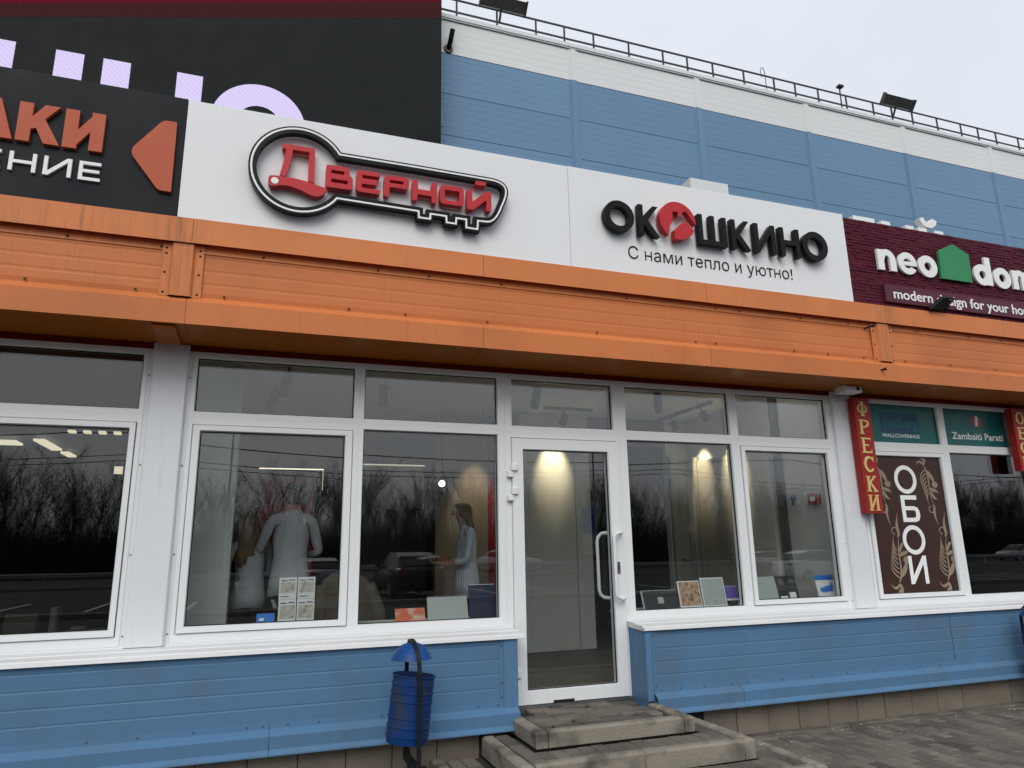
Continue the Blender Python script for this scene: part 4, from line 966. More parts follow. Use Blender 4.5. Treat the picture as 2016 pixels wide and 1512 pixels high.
def scroll(xo, zo, s, fx=1, fz=1):
    T = lambda lp: [[(xo+fx*s*x, zo+fz*s*z) for x, z in l_] for l_ in lp]
    S = []
    S.append(bez((0, 0), (.10, -.12), (-.02, -.30), (.10, -.52), .02, .006))              # main stem
    S.append(bez((.0, .02), (-.05, .08), (-.10, .06), (-.12, .0), .03, .003)); S.append(bez((0, .02), (.05, .09), (.0, .14), (-.03, .12), .035, .004))
    S.append([ell(.0, .10, .03, .03, 14)])
    for k in range(7):
        z = -.04-k*.045; S.append(bez((.02, z), (-.06+.008*k, z-.03), (-.10+.012*k, z-.10), (-.075+.014*k, z-.17), .016, .002))
    S.append(bez((.03, -.06), (.10, -.10), (.12, -.18), (.13, -.20), .05, .02)); S.append([ell(.135, -.215, .045, .038, 16)])
    S.append(bez((.05, -.26), (.12, -.30), (.16, -.27), (.17, -.33), .04, .01)); S.append(bez((.05, -.30), (.09, -.37), (.12, -.40), (.15, -.38), .035, .006))
    S.append(curl(.02, -.50, .06, .02, 60, -300, .014, .008)); S.append(bez((.08, -.46), (.05, -.56), (.07, -.62), (.10, -.70), .035, .004))
    return [T(l_) for l_ in S]
for xo in (5.93, 6.575):
    flat('ornament', scroll(xo+.02, 2.36, .88), 'ornament', f3)
    flat('ornament', scroll(xo+.12, 1.20, .98, 1, -1), 'ornament', f3)
tag(MB().box(8.0, 8.09, .06, .064, 2.30, 2.50).build('notice', 'paper'), 'yellowish white paper notice stuck inside the right pane', 'notice')

# ------------------------------------------------------------------ tall hall behind with rail and floodlights
KY = 11.0; SK = 16.6/24.214
hall = thing('warehouse_hall', (10, KY, 0), 'tall hall clad in blue sandwich panels with a white top band', 'building')
MB().box(-14, 40, KY+.06, KY+20, 0, 16.2).build('hall_core', 'seam', hall)
px0 = 7.88; xs = [px0+4.30*i for i in range(-5, 8)]
ztop = 16.26; rows = [(15.07, ztop, 'wall_white')]+[(15.065-1.268*(i+1), 15.065-1.268*i-.016, 'blue_wall') for i in range(8)]
cache = {}
for i in range(len(xs)-1):
    a, b = xs[i]+.30, xs[i+1]-.005
    for r_, (z0, z1, m_) in enumerate(rows):
        if r_ not in cache:
            o = MB().profile(ribs(KY, z0, z1, .2113, d=.0026, first=z0+.2113, w=.03), a, b).build('wall_panel', m_, hall, fix=False); cache[r_] = (o.data, WO[o]-Vector((a, 0, 0)))
        else: piece(cache[r_][0], 'wall_panel', cache[r_][1]+Vector((a, 0, 0)), hall)
    x0 = xs[i]
    for z0, z1, m_ in ((15.07, 16.22, 'wall_white'), (4.9, 15.068, 'blue_wall')):
        prof = [(x0-.01, KY+.02), (x0-.005, KY-.012), (x0+.05, KY-.014), (x0+.06, KY-.04), (x0+.23, KY-.04), (x0+.24, KY-.014), (x0+.305, KY-.012), (x0+.31, KY+.02)]
        mb = MB(); n = len(prof); mb.v = [(x, y, z0) for x, y in prof]+[(x, y, z1) for x, y in prof]
        for q in range(n-1): mb.face((q, q+1, n+q+1, n+q))
        mb.build('pilaster', m_, hall, fix=False)
    for k in range(2):
        c0 = xs[i]+k*2.15
        MB().profile([(KY-.02, 16.13), (KY-.05, 16.13), (KY-.05, 16.17), (KY-.075, 16.17), (KY-.075, 16.29), (KY+.25, 16.31)], c0+.003, c0+2.147).build('roof_flashing', 'wall_white', hall, fix=False)
MB().box(3.80, 4.09, KY-.018, KY-.001, 12.75, 13.35).build('patch_plate', 'blue_wall', hall)
pp = thing('vent_pipe', (4.2, KY-.2, 15.1), 'short black pipe sticking out of the white wall band', 'pipe')
MB().tube([(4.22, KY, 15.2), (4.24, KY-.18, 15.35), (4.27, KY-.3, 15.62)], .07, 14).build('pipe', 'black_metal', pp, smooth=True); MB().lathe([(.14, 0), (.12, .05), (.075, .06)], (4.22, KY, 15.2), 16, Matrix.Rotation(R(90), 3, 'X')).build('collar', 'in_taupe', pp)
rail = thing('roof_railing', (15, KY-.02, 16.4), 'dark steel railing of two rails running along the roof edge', 'railing')
for z in (16.45, 16.855): MB().box(-12, 38, KY-.04, KY, z-.022, z+.022).build('rail', 'rail_metal', rail)
PX = [6.498, 8.25, 10.011, 11.34, 12.746, 14.497, 16.261, 17.555, 18.948, 20.693, 22.458, 23.725, 25.141, 26.917, 28.676, 29.923, 31.338, 33.088, 34.825, 36.102, 37.474, 39.232, 41.0, 42.3, 43.7, 45.5]
for p in PX: MB().box(p*SK-.024, p*SK+.024, KY-.039, KY-.001, 16.30, 16.832).build('post', 'rail_metal', rail)
def flood(x, label, tilt):
    t = thing('roof_floodlight', (x, KY-.1, 16.5), label, 'floodlight', 'floodlights on the roof rail')
    M = Matrix.Rotation(R(tilt), 3, 'X')
    mb = MB(); mb.box(-.68, .68, -.06, .03, -.17, .17)
    for i in range(7): z = -.15+i*.05; mb.box(-.67, .67, -.085, -.055, z-.012, z+.012)
    mb.v = [tuple(M@Vector(v)+Vector((x, KY-.25, 16.92))) for v in mb.v]; mb.build('housing', 'flood_grey', t)
    mb = MB(); 
    for s in (-1, 1): mb.box(s*.69-.012, s*.69+.012, -.11, .06, -.20, .20)
    mb.v = [tuple(M@Vector(v)+Vector((x, KY-.25, 16.92))) for v in mb.v]; mb.build('end_plate', 'rail_metal', t)
    MB().tube([(x-.05, KY-.02, 16.46), (x-.05, KY-.15, 16.7), (x, KY-.22, 16.95)], .035, 8).build('bracket', 'rail_metal', t)
    return t
flood(5.78, 'ribbed grey floodlight on the roof rail next to the screen', 38)
flood(20.6, 'ribbed grey floodlight on the roof rail far to the right', 38)
ps = thing('rail_sensor', (18.2, KY, 16.3), 'thin post with a small square head standing on the roof rail', 'post')
MB().box(18.17, 18.22, KY-.06, KY-.041, 16.3, 17.08).build('post', 'rail_metal', ps); MB().rbox(18.1, 18.3, KY-.16, KY, 17.08, 17.16, .005).build('head', 'rail_metal', ps)
tag(MB().tube([(14.88, KY-.05, 16.75), (14.87, KY-.05, 17.02), (14.92, KY-.05, 17.12), (15.0, KY-.05, 17.1), (15.03, KY-.05, 16.95), (15.05, KY-.05, 16.2)], .012, 6).build('cable_loop', 'rail_metal'), 'bent grey cable hooked over the roof rail', 'cable')

# ------------------------------------------------------------------ LED screen
SY = 10.0; q = 15.6/24.214
def SP(x, z): return (x*q, 1.55+(z-1.55)*q)
scn = thing('led_screen', (-4, SY, 4), 'huge dark outdoor screen showing the tops of white letters', 'screen')
MB().rbox(-12, 3.79, SY, SY+.75, 4.5, 17.6, .03).build('cabinet', 'screen_black', scn)
mb = MB()
for a, b in ((-9.3, -8.394), (-7.248, -6.423), (-5.854, -5.023), (-3.576, -2.746)):
    p0, p1 = SP(a, 15.2), SP(b, 18.107); mb.prism([[(p0[0], p0[1]), (p1[0], p0[1]), (p1[0], p1[1]), (p0[0], p1[1])]], SY-.006, SY-.001)
mb.build('screen_lettering', 'screen_white', scn)
c = SP(-.80, 16.61)
MB().prism([ell(c[0], c[1], 1.60*q, 1.60*q, 48), ell(c[0], c[1], .74*q, .74*q, 36)], SY-.006, SY-.001).build('screen_lettering', 'screen_white', scn)
L0, L1, L2, L3 = SP(-18.0, 16.53), SP(5.85, 22.848), SP(5.85, 23.66), SP(-18.0, 16.85)
MB().prism([[L0, L1, L2, L3]], SY-.005, SY-.001).build('screen_band', 'screen_dim', scn)
MB().prism([[(L3[0], L3[1]+.004), (L2[0], L2[1]+.004), (L2[0], 17.55), (L3[0], 17.55)]], SY-.005, SY-.001).build('screen_band', 'screen_red', scn)

# ------------------------------------------------------------------ litter bins
def bin_(dx, dy, label):
    P = lambda x, y, z: (x+dx, y+dy, z)
    t = thing('litter_bin', P(1.04, -.62, .05), label, 'litter bin', 'blue litter bins by the wall')
    ax = Vector((.045, 0, .40)).normalized()
    M = ax.to_track_quat('Z', 'Y').to_matrix()
    r = .137; h = .40; base = Vector(P(1.005, -.62, .365))
    prof = [(.0001, .005), (r*.97, .0)]
    z = .0; beads = (.045, .10, .155, .255, .305, .355)
    for b in beads: prof += [(r, b-.006), (r+.005, b-.003), (r+.005, b+.003), (r, b+.006)]
    prof += [(r, h), (r+.007, h+.004), (r+.007, h+.012), (r-.001, h+.012), (r-.006, h-.01), (r-.008, .02), (.0001, .018)]
    MB().lathe(prof, base, 36, M).build('bucket', 'bin_blue', t, smooth=True)
    lid = [(.0001, .105), (.03, .103), (.065, .092), (.10, .066), (.125, .032), (.138, 0), (.134, 0), (.12, .03), (.095, .06), (.06, .086), (.0001, .098)]
    MB().lathe(lid, P(1.032, -.62, .872), 36).build('lid', 'bin_lid', t, smooth=True)
    for s, top in ((-1, .99), (1, .0)):
        pass
    yy = -.62
    front = [P(1.055, yy-.155, .23), P(1.055, yy-.155, .80), P(1.052, yy-.145, .87), P(1.045, yy-.11, .93), P(1.036, yy-.05, .982), P(1.03, yy, .992), P(1.03, yy+.06, .985), P(1.03, yy+.12, .93), P(1.03, yy+.15, .85), P(1.03, yy+.155, .6), P(1.03, yy+.155, .23)]
    def flat_bar(path, w, th):
        mb = MB(); rings = []
        for i, p in enumerate(path):
            a = Vector(path[max(i-1, 0)]); b = Vector(path[min(i+1, len(path)-1)]); tt = (b-a).normalized(); u = Vector((1, 0, 0)); n_ = tt.cross(u).normalized(); p = Vector(p)
            rings.append([p+u*w/2+n_*th/2, p-u*w/2+n_*th/2, p-u*w/2-n_*th/2, p+u*w/2-n_*th/2])
        return mb.loft(rings)
    flat_bar(front, .026, .016).build('hoop', 'black_metal', t)
    MB().box(1.018+dx, 1.068+dx, yy-.165+dy, yy+.16+dy, .222, .248).build('cross_bar', 'black_metal', t)
    MB().box(.995+dx, 1.025+dx, yy-.17+dy, yy-.145+dy, .225, .25).box(1.07+dx, 1.10+dx, yy-.17+dy, yy-.145+dy, .225, .25).build('cross_stub', 'black_metal', t)
    MB().tube([P(1.03, yy, .23), P(1.0, yy, .36)], .018, 8).build('hinge_stay', 'black_metal', t)
    MB().tube([P(1.035, yy, .045), P(1.035, yy, .23)], .024, 14).build('post', 'black_metal', t, smooth=True)
    MB().box(.97+dx, 1.10+dx, yy-.065+dy, yy+.065+dy, .045, .072).build('foot_plate', 'black_metal', t)
bin_(0, 0, 'round blue ribbed litter bin with domed lid on a black stand by the steps')
bin_(6.09, .10, 'dark blue litter bin partly cut off at the right edge of the picture')
# weeds growing by the plinth
mb = MB()
for i in range(70):
    x = random.uniform(1.12, 1.5); y = random.uniform(-.32, -.25); a = random.uniform(-1.2, 1.2); L = random.uniform(.05, .2); w = .002
    tip = (x+math.sin(a)*L*.6, y-random.uniform(0, .05), .06+math.cos(a)*L)
    mb.add([(x-w, y, .05), (x+w, y, .05), tip], [(0, 1, 2)])
tag(mb.build('dry_grass', 'in_taupe', fix=False), 'dry grass blades growing between plinth and lowest step', 'grass', kind='stuff')

# ------------------------------------------------------------------ things standing on the window board
def card(name, x0, x1, z0, z1, m, label, cat, y=.16, lean=.05, th=.008, frame=None, kids=()):
    t = thing(name, ((x0+x1)/2, y, z0), label, cat)
    def slab(a, b, c_, d, yy, m_, nm, h=th):
        mb = MB().box(a, b, 0, h, c_, d); mb.v = [(v[0], yy+v[1]+(v[2]-z0)/(z1-z0)*lean, v[2]) for v in mb.v]; return mb.build(nm, m_, t)
    slab(x0, x1, z0, z1, y, m, 'panel')
    for nm, a, b, c_, d, m_ in kids: slab(x0+(x1-x0)*a, x0+(x1-x0)*b, z0+(z1-z0)*c_, z0+(z1-z0)*d, y-.0025, m_, nm, .002)
    return t
ZW = 1.046
card('display_card', .042, .167, ZW, 1.143, 'card_blue', 'small blue card standing left of the white brochure boxes', 'card', kids=(('print', .15, .4, .5, .68, 'paper'),))
for i, (x0, z0, lab) in enumerate(((.190, ZW, 'lower left'), (.322, ZW, 'lower right'), (.188, 1.243, 'upper left'), (.322, 1.243, 'upper right'))):
    kids = (('picture', .08, .92, .30, .78, 'picture_room'), ('print', .1, .45, .84, .88, 'in_grey'), ('print', .55, .9, .86, .9, 'in_grey'), ('print', .1, .6, .1, .13, 'in_grey'))
    card('brochure_box', x0, x0+.125, z0, z0+(.195 if z0 < 1.1 else .155), 'paper', lab+' of four white brochure boxes with a room picture', 'brochure box', lean=.0, kids=kids, th=.05)
card('brochure', 1.065, 1.30, ZW, 1.137, 'picture_orange', 'small white and orange brochure left of the spiral calendar', 'brochure')
t = card('desk_calendar', 1.32, 1.65, ZW, 1.212, 'card_grey', 'pale grey spiral bound calendar pad behind the second window', 'calendar')
for i in range(26): MB().tube([(1.328+i*.0125, .208, 1.200), (1.328+i*.0125, .203, 1.222), (1.328+i*.0125, .216, 1.215)], .0016, 4).build('binding_loop', 'paper', t)
card('folder', 1.664, 1.888, ZW, 1.302, 'card_navy', 'upright dark navy folder beside the entrance door frame', 'folder', kids=(('print', .0, 1, .985, 1, 'paper'), ('clip', .38, .5, .82, .86, 'in_grey')))
card('tablet_stand', 3.255, 3.606, ZW, 1.202, 'card_dark', 'dark tablet shaped board with silver edge right of the door', 'tablet', kids=(('edge', -.02, 1, .96, 1, 'steel'), ('edge', -.03, .02, 0, 1, 'steel'), ('sticker', .43, .59, .28, .62, 'card_grey')))
card('photo_card', 3.625, 3.855, ZW, 1.272, 'paper', 'white edged card with a brown group photograph', 'card', kids=(('picture', .06, .96, .06, .96, 'picture_people'),))
card('framed_plate', 3.862, 4.112, ZW, 1.295, 'paper', 'grey plate in a thin white frame next to the group photograph', 'frame', y=.15, kids=(('plate', .04, .96, .04, .96, 'card_grey'), ('print', .42, .62, .16, .19, 'in_grey')))
t = card('desk_calendar', 4.118, 4.262, 1.09, 1.209, 'card_purple', 'small purple spiral calendar next to the window post', 'calendar', kids=(('print', .0, 1, .0, .12, 'paper'),))
MB().box(4.15, 4.23, .16, .20, ZW, 1.10).build('foot', 'card_dark', t)
for i in range(12): MB().tube([(4.124+i*.0118, .208, 1.2), (4.124+i*.0118, .203, 1.218), (4.124+i*.0118, .216, 1.212)], .0016, 4).build('binding_loop', 'paper', t)
card('booklet', 4.46, 4.70, ZW+.03, 1.287, 'card_grey', 'plain pale grey booklet standing left in the last window', 'booklet')
card('booklet', 4.715, 4.94, ZW+.03, 1.284, 'card_dark', 'dark booklet with white marks standing in the last window', 'booklet', kids=(('print', .1, .35, .62, .9, 'in_grey'), ('print', .05, .4, .03, .14, 'paper'), ('print', .52, .85, .06, .3, 'paper'), ('print', .6, .95, .7, .85, 'in_grey')))
t = card('map_card', 5.175, 5.405, ZW+.03, 1.284, 'paper', 'white card with a blue band and a blue map shape', 'card', kids=(('band', 0, 1, .78, 1, 'card_blue'),))
pts = [(.14, .34), (.2, .46), (.3, .42), (.38, .5), (.48, .47), (.55, .55), (.62, .5), (.7, .56), (.76, .68), (.82, .6), (.86, .42), (.78, .36), (.8, .24), (.72, .3), (.64, .24), (.55, .28), (.46, .2), (.36, .26), (.28, .2), (.2, .28)]
mb = MB().prism([[(5.175+.23*a, 1.076+.208*b) for a, b in pts]], 0, .002); mb.v = [(v[0], .1565+v[1]+(v[2]-1.076)/.208*.05, v[2]) for v in mb.v]; mb.build('map_shape', 'card_blue', t)
kd = thing('door_key', (-.113, .5, 1.29), 'silver key hanging in front of the dark display behind the first window', 'key')
MB().prism([ell(-.113, 1.352, .016, .016, 16), ell(-.113, 1.358, .005, .005, 10)], .5, .504).prism([[(-.118, 1.29), (-.110, 1.287), (-.106, 1.295), (-.109, 1.305), (-.106, 1.312), (-.108, 1.34), (-.118, 1.34)]], .5006, .5034).build('blade', 'steel', kd)
MB().tube([(-.113, .502, 1.36), (-.113, .50, 1.45)], .002, 5).build('cord', 'rubber', kd)
tag(MB().rbox(-.17, .9, .55, .95, .40, 1.02, .01).build('sales_counter', 'in_dark'), 'low dark counter behind the first window', 'counter')
# coat on a chair behind the mullion
ct = thing('draped_coat', (.75, .62, .4), 'beige coat draped over a chair back behind the window mullion', 'coat')
rings = []
for z, w, d, xo in ((.42, .27, .14, .76), (.8, .26, .14, .755), (1.1, .235, .13, .745), (1.28, .215, .115, .73), (1.36, .17, .10, .715), (1.40, .09, .07, .71), (1.415, .03, .03, .71)):
    rings.append([(xo+w*math.cos(2*math.pi*k/28)*(1+.05*math.sin(5*k+z*9)), .62+d*math.sin(2*math.pi*k/28)*(1+.13*math.sin(4.7*k)), z+.012*math.sin(k*1.7)) for k in range(28)])
MB().loft(rings).build('body', 'coat_beige', ct, smooth='all')
for s in (-1, 1): MB().tube([(.73+s*.18, .60, 1.31), (.75+s*.235, .57, 1.1), (.755+s*.25, .56, .8)], [.06, .065, .055], 10).build('sleeve', 'coat_beige', ct, smooth='all')

# ------------------------------------------------------------------ people
def hand_chain(V, E, Rd, wrist, dirv, side, nrm):
    """palm and five fingers grown from vertex index wrist"""
    d = Vector(dirv).normalized(); s = Vector(side).normalized(); nn = Vector(nrm).normalized(); w = Vector(V[wrist])
    V.append(tuple(w+d*.05)); palm = len(V)-1; E.append((wrist, palm)); Rd.append((.034, .018))
    for i, ln in enumerate((.066, .076, .070, .056)):
        k = (i-1.5)*.021; b = w+d*.085+s*k; V.append(tuple(b)); a = len(V)-1; E.append((palm, a)); Rd.append((.0095, .0095))
        V.append(tuple(b+d*ln*.5+nn*.012)); E.append((a, a+1)); Rd.append((.0085, .0085)); V.append(tuple(b+d*ln*.8+nn*.04)); E.append((a+1, a+2)); Rd.append((.0075, .0075))
    b = w+d*.03-s*.035; V.append(tuple(b)); a = len(V)-1; E.append((palm, a)); Rd.append((.011, .011)); V.append(tuple(b+d*.04-s*.015+nn*.02)); E.append((a, a+1)); Rd.append((.009, .009))
def person(loc, h, face, arms, label, shirt, hair_m, long_hair, hem, head_tilt=(0, 0), hold=None):
    """face: heading angle of the gaze in the floor plane (degrees, 0 = +x); arms: list of (elbow, wrist, hand dir) offsets in body axes"""
    t = thing('person', loc, label, 'person')
    f = Vector((math.cos(R(face)), math.sin(R(face)), 0)); s = Vector((-f.y, f.x, 0)); B = Vector(loc); k = h/1.75
    def W(a, b, c): return tuple(B+(f*a+s*b)*k+Vector((0, 0, c*k)))
    V, E, Rd = [], [], []
    def v(p, r): V.append(p); Rd.append((r*k, r*k) if not isinstance(r, tuple) else (r[0]*k, r[1]*k)); return len(V)-1
    pel = v(W(0, 0, .95), (.130, .105)); ab = v(W(0, 0, 1.10), (.115, .095)); ch = v(W(.0, 0, 1.28), (.130, .105)); sh = v(W(-.01, 0, 1.42), (.085, .075)); nk = v(W(.0, 0, 1.50), .055)
    ht = head_tilt
    hd = v(W(.025+ht[0], ht[1], 1.60), (.073, .085)); tp = v(W(.02+ht[0]*1.4, ht[1]*1.4, 1.69), (.066, .075))
    for a, b in ((pel, ab), (ab, ch), (ch, sh), (sh, nk), (nk, hd), (hd, tp)): E.append((a, b))
    for sd in (-1, 1):
        hip = v(W(0, sd*.09, .88), .09); kn = v(W(.02, sd*.10, .48), .06); an = v(W(-.02, sd*.10, .08), .042); to = v(W(.14, sd*.12, .035), .035)
        for a, b in ((pel, hip), (hip, kn), (kn, an), (an, to)): E.append((a, b))
    for sd, (el, wr, hdv) in zip((-1, 1), arms):
        so = v(W(-.01, sd*.170, 1.405), .052); e_ = v(W(el[0], el[1], el[2]), .042); w_ = v(W(wr[0], wr[1], wr[2]), .030)
        E += [(sh, so), (so, e_), (e_, w_)]
        dv = f*hdv[0]+s*hdv[1]+Vector((0, 0, hdv[2])); side = dv.cross(Vector((0, 0, 1))).normalized()*sd*-1; hand_chain(V, E, Rd, w_, dv, side, Vector((0, 0, 1)) if hdv[2] > -.5 else f)
    me = bpy.data.meshes.new('body'); me.from_pydata(V, E, []); ob = bpy.data.objects.new('tmp_body', me); COL.objects.link(ob)
    sk = ob.modifiers.new('skin', 'SKIN'); sk.use_smooth_shade = True
    for i, r_ in enumerate(Rd): me.skin_vertices[0].data[i].radius = r_
    me.skin_vertices[0].data[0].use_root = True
    ss = ob.modifiers.new('sub', 'SUBSURF'); ss.levels = 2; ss.render_levels = 2
    dg = bpy.context.evaluated_depsgraph_get(); m2 = bpy.data.meshes.new_from_object(ob.evaluated_get(dg)); bpy.data.objects.remove(ob)
    mb = MB(); mb.v = [tuple(x.co) for x in m2.vertices]
    wr_pts = [Vector(W(*a[1])) for a in arms]
    for p in m2.polygons:
        c_ = p.center; z = (c_.z-B.z)/k
        if z > 1.485: mi = 0
        elif min((c_-w_).length for w_ in wr_pts) < .16 and min((Vector(W(*a[1]))-c_).dot((Vector(W(*a[1]))-Vector(W(*a[0]))).normalized()) for a in arms) < .03 and z < 1.45 and (c_-B-Vector((0, 0, c_.z-B.z))).length > .2: mi = 0
        elif z > .86: mi = 1
        else: mi = 2
        mb.cur = mi; mb.face(list(p.vertices))
    body = mb.build('body', ('skin', shirt, 'trousers'), t, smooth='all', fix=False)
    # shirt hem hanging over the trousers
    rg = []
    for z, w, d in ((1.36, .135, .10), (1.26, .150, .115), (1.12, .138, .112), (1.0, .150, .125), (.9, .168, .135), (hem, .175, .142), (hem, .16, .13)):
        rg.append([W(d*math.cos(a)*(1+.03*math.sin(5*a+z*7)), w*math.sin(a)*(1+.02*math.sin(7*a)), z+.01*math.sin(3*a)) for a in [2*math.pi*q_/32 for q_ in range(32)]])
    MB().loft(rg, cap=False).build('shirt', shirt, t, smooth='all', fix=True)
    cen = Vector(W(.02+ht[0]*1.2, ht[1]*1.2, 1.635))
    # nose, ears
    MB().lathe([(.0001, .03), (.010, .022), (.016, .0), (.012, -.014), (.0001, -.018)], cen+f*.088*k-Vector((0, 0, .02)), 10).build('nose', 'skin', t, smooth='all')
    for sd in (-1, 1): MB().lathe([(.0001, .03), (.012, .02), (.016, 0), (.011, -.02), (.0001, -.03)], cen+s*sd*.078*k-Vector((0, 0, .02)), 10).build('ear', 'skin', t, smooth='all'); MB().lathe([(.0001, .008), (.008, .004), (.009, 0), (.0001, -.008)], cen+f*.077*k+s*sd*.03*k+Vector((0, 0, .0)), 8).build('eye', 'hair_dark', t, smooth='all')
    MB().lathe([(.0001, .006), (.016, .003), (.02, 0), (.0001, -.006)], cen+f*.077*k-Vector((0, 0, .06)), 10).build('mouth', 'logo_pink', t, smooth='all')
    # hair
    rg = []; N = 40
    levels = [(.092, .02), (.088, .05), (.07, .082), (.035, .094), (-.005, .098), (-.045, .096)]
    if long_hair: levels += [(-.10, .100), (-.16, .106), (-.24, .112), (-.33, .110), (-.42, .095), (-.50, .06), (-.53, .02)]
    else: levels += [(-.075, .088), (-.095, .07)]
    for dz, r_ in levels:
        ring_ = []
        for q_ in range(N):
            a = 2*math.pi*q_/N; fr_ = math.cos(a)
            rr = 1.08*r_*(1+.045*math.sin(a*11+dz*6)+.03*math.sin(a*23+dz*15))*k
            cut = 1.0
            if dz < .045 and fr_ > .15: cut = .62 if dz > -.06 else .35      # open round the face
            back = -.02 if dz > -.06 else -.055
            if long_hair and dz < -.1: back = -.075
            ring_.append(tuple(cen+f*(rr*fr_*cut*(1.0 if dz > -.1 else .62)+back*k*(1 if dz < .06 else .3))+s*(rr*math.sin(a)*(1.02 if dz > -.1 else 1.15))+Vector((0, 0, dz*k))))
        rg.append(ring_)
    MB().loft(rg).build('hair', hair_m, t, smooth='all')
    return t
def sheet_thing(name, c_, u, w_, su, sw, label, cat, m='paper', th=.004):
    c_, u, w_ = Vector(c_), Vector(u).normalized(), Vector(w_).normalized(); n_ = u.cross(w_).normalized()*th/2
    Q = [c_-u*su/2-w_*sw/2, c_+u*su/2-w_*sw/2, c_+u*su/2+w_*sw/2, c_-u*su/2+w_*sw/2]
    return tag(MB().loft([[p-n_ for p in Q], [p+n_ for p in Q]]).build(name, m), label, cat)
person((.30, 1.22, .40), 1.83, 100, [((.02, -.25, 1.13), (.24, -.14, 1.10), (1, .3, .1)), ((.10, .24, 1.15), (.30, .17, 1.32), (.8, -.3, .5))],
       'person in a white shirt seen from behind, reading beside a long haired colleague', 'shirt_white', 'hair_dark', False, .78, (.03, -.03))
person((-.03, 1.36, .40), 1.57, 118, [((.1, -.25, 1.1), (.30, -.12, 1.2), (1, .3, .2)), ((.12, .25, 1.12), (.32, .12, 1.28), (.9, -.2, .3))],
       'person with long fair hair in a white shirt, standing left in the first window', 'shirt_white', 'hair_blond', True, .8, (.02, .03))
sheet_thing('paper_sheet', (-.10, 1.02, 2.05), (.85, .2, .45), (-.45, .1, .8), .21, .24, 'paper sheet held up tilted above the fair haired person', 'paper', 'in_grey')
person((2.16, 2.02, .40), 1.71, 178, [((.02, -.26, 1.10), (.27, -.13, 1.12), (1, .2, .05)), ((.06, .25, 1.10), (.29, .11, 1.08), (1, -.2, .05))],
       'person in a blue striped shirt with long fair hair, reading from papers', 'shirt_striped', 'hair_blond', True, .72, (.03, 0))
sheet_thing('paper_sheet', (1.74, 2.02, 1.52), (1, 0, .12), (0, 1, .05), .20, .28, 'papers held flat in both hands behind the second window', 'paper')

# ------------------------------------------------------------------ what the panes mirror: wood, cars, lamps, wires
rng = np.random.default_rng(5)
def tree_mesh(seed, H):
    g = random.Random(seed); segs = []
    def grow(p, d, ln, r, lev):
        n = 4 if lev == 0 else (3 if lev < 3 else 2); q_ = p
        for i in range(n):
            d2 = (d+Vector((g.gauss(0, .10), g.gauss(0, .10), g.gauss(.06, .07)))).normalized(); p2 = q_+d2*ln/n
            segs.append((q_, p2, r*(1-.6*i/n), r*(1-.6*(i+1)/n), lev)); q_ = p2; d = d2
            if lev < 4:
                for _ in range((2 if i else 1) if lev == 0 else (2 if lev < 3 else 1)):
                    ax = Vector((g.gauss(0, 1), g.gauss(0, 1), g.gauss(0, .3))).normalized(); d3 = (d+ax*g.uniform(.3, .8)+Vector((0, 0, .15))).normalized()
                    grow(q_, d3, ln*g.uniform(.38, .62), r*.5*(1-.4*i/n), lev+1)
    for k_ in range(g.choice((1, 2, 2, 3))):
        grow(Vector((g.gauss(0, .25), g.gauss(0, .25), 0)), Vector((g.gauss(0, .14), g.gauss(0, .14), 1)).normalized(), H*g.uniform(.75, 1), H*.010, 0)
    Vs, Fs = [], []
    for a, b, r0, r1, lev in segs:
        t = (b-a).normalized(); u = t.orthogonal().normalized(); w = t.cross(u); o = len(Vs); r0, r1 = max(r0, .020), max(r1, .014)
        if lev >= 3:
            an = g.uniform(0, 3.14); e_ = (u*math.cos(an)+w*math.sin(an))*r0; Vs += [tuple(a-e_), tuple(a+e_), tuple(b)]; Fs.append((o, o+1, o+2)); continue
        n = 5 if lev == 0 else 3
        for c_, rr in ((a, r0), (b, r1)):
            for k in range(n): an = 2*math.pi*k/n; Vs.append(tuple(c_+(u*math.cos(an)+w*math.sin(an))*rr))
        for k in range(n): k2 = (k+1) % n; Fs += [(o+k, o+k2, o+n+k2), (o+k, o+n+k2, o+n+k)]
    Vs = np.array(Vs); Vs *= H/Vs[:, 2].max(); return Vs, Fs
variants = [tree_mesh(s, 10) for s in (3, 11, 19, 27, 35)]
Vall, Lall, off = [], [], 0; sizes = []
def plant(x, y, s, z0=0):
    global off
    V, F = variants[rng.integers(len(variants))]; a = rng.uniform(0, 6.28); c_, s_ = math.cos(a), math.sin(a)
    P = np.empty_like(V); P[:, 0] = (V[:, 0]*c_-V[:, 1]*s_)*s*1.05+x; P[:, 1] = (V[:, 0]*s_+V[:, 1]*c_)*s*1.05+y; P[:, 2] = V[:, 2]*s+z0
    Vall.append(P); Lall.append(np.array(F)+off); off += len(V)
for row in range(4):
    x = -60+row
    while x < 175:
        plant(x+rng.uniform(-1.2, 1.2), -62-row*3.2+rng.uniform(-1.5, 1.5), rng.choice((.55, .72, .85, .95, 1.0))*rng.uniform(.9, 1.1)*(.95+row*.07), .5); x += 2.0+row*.2
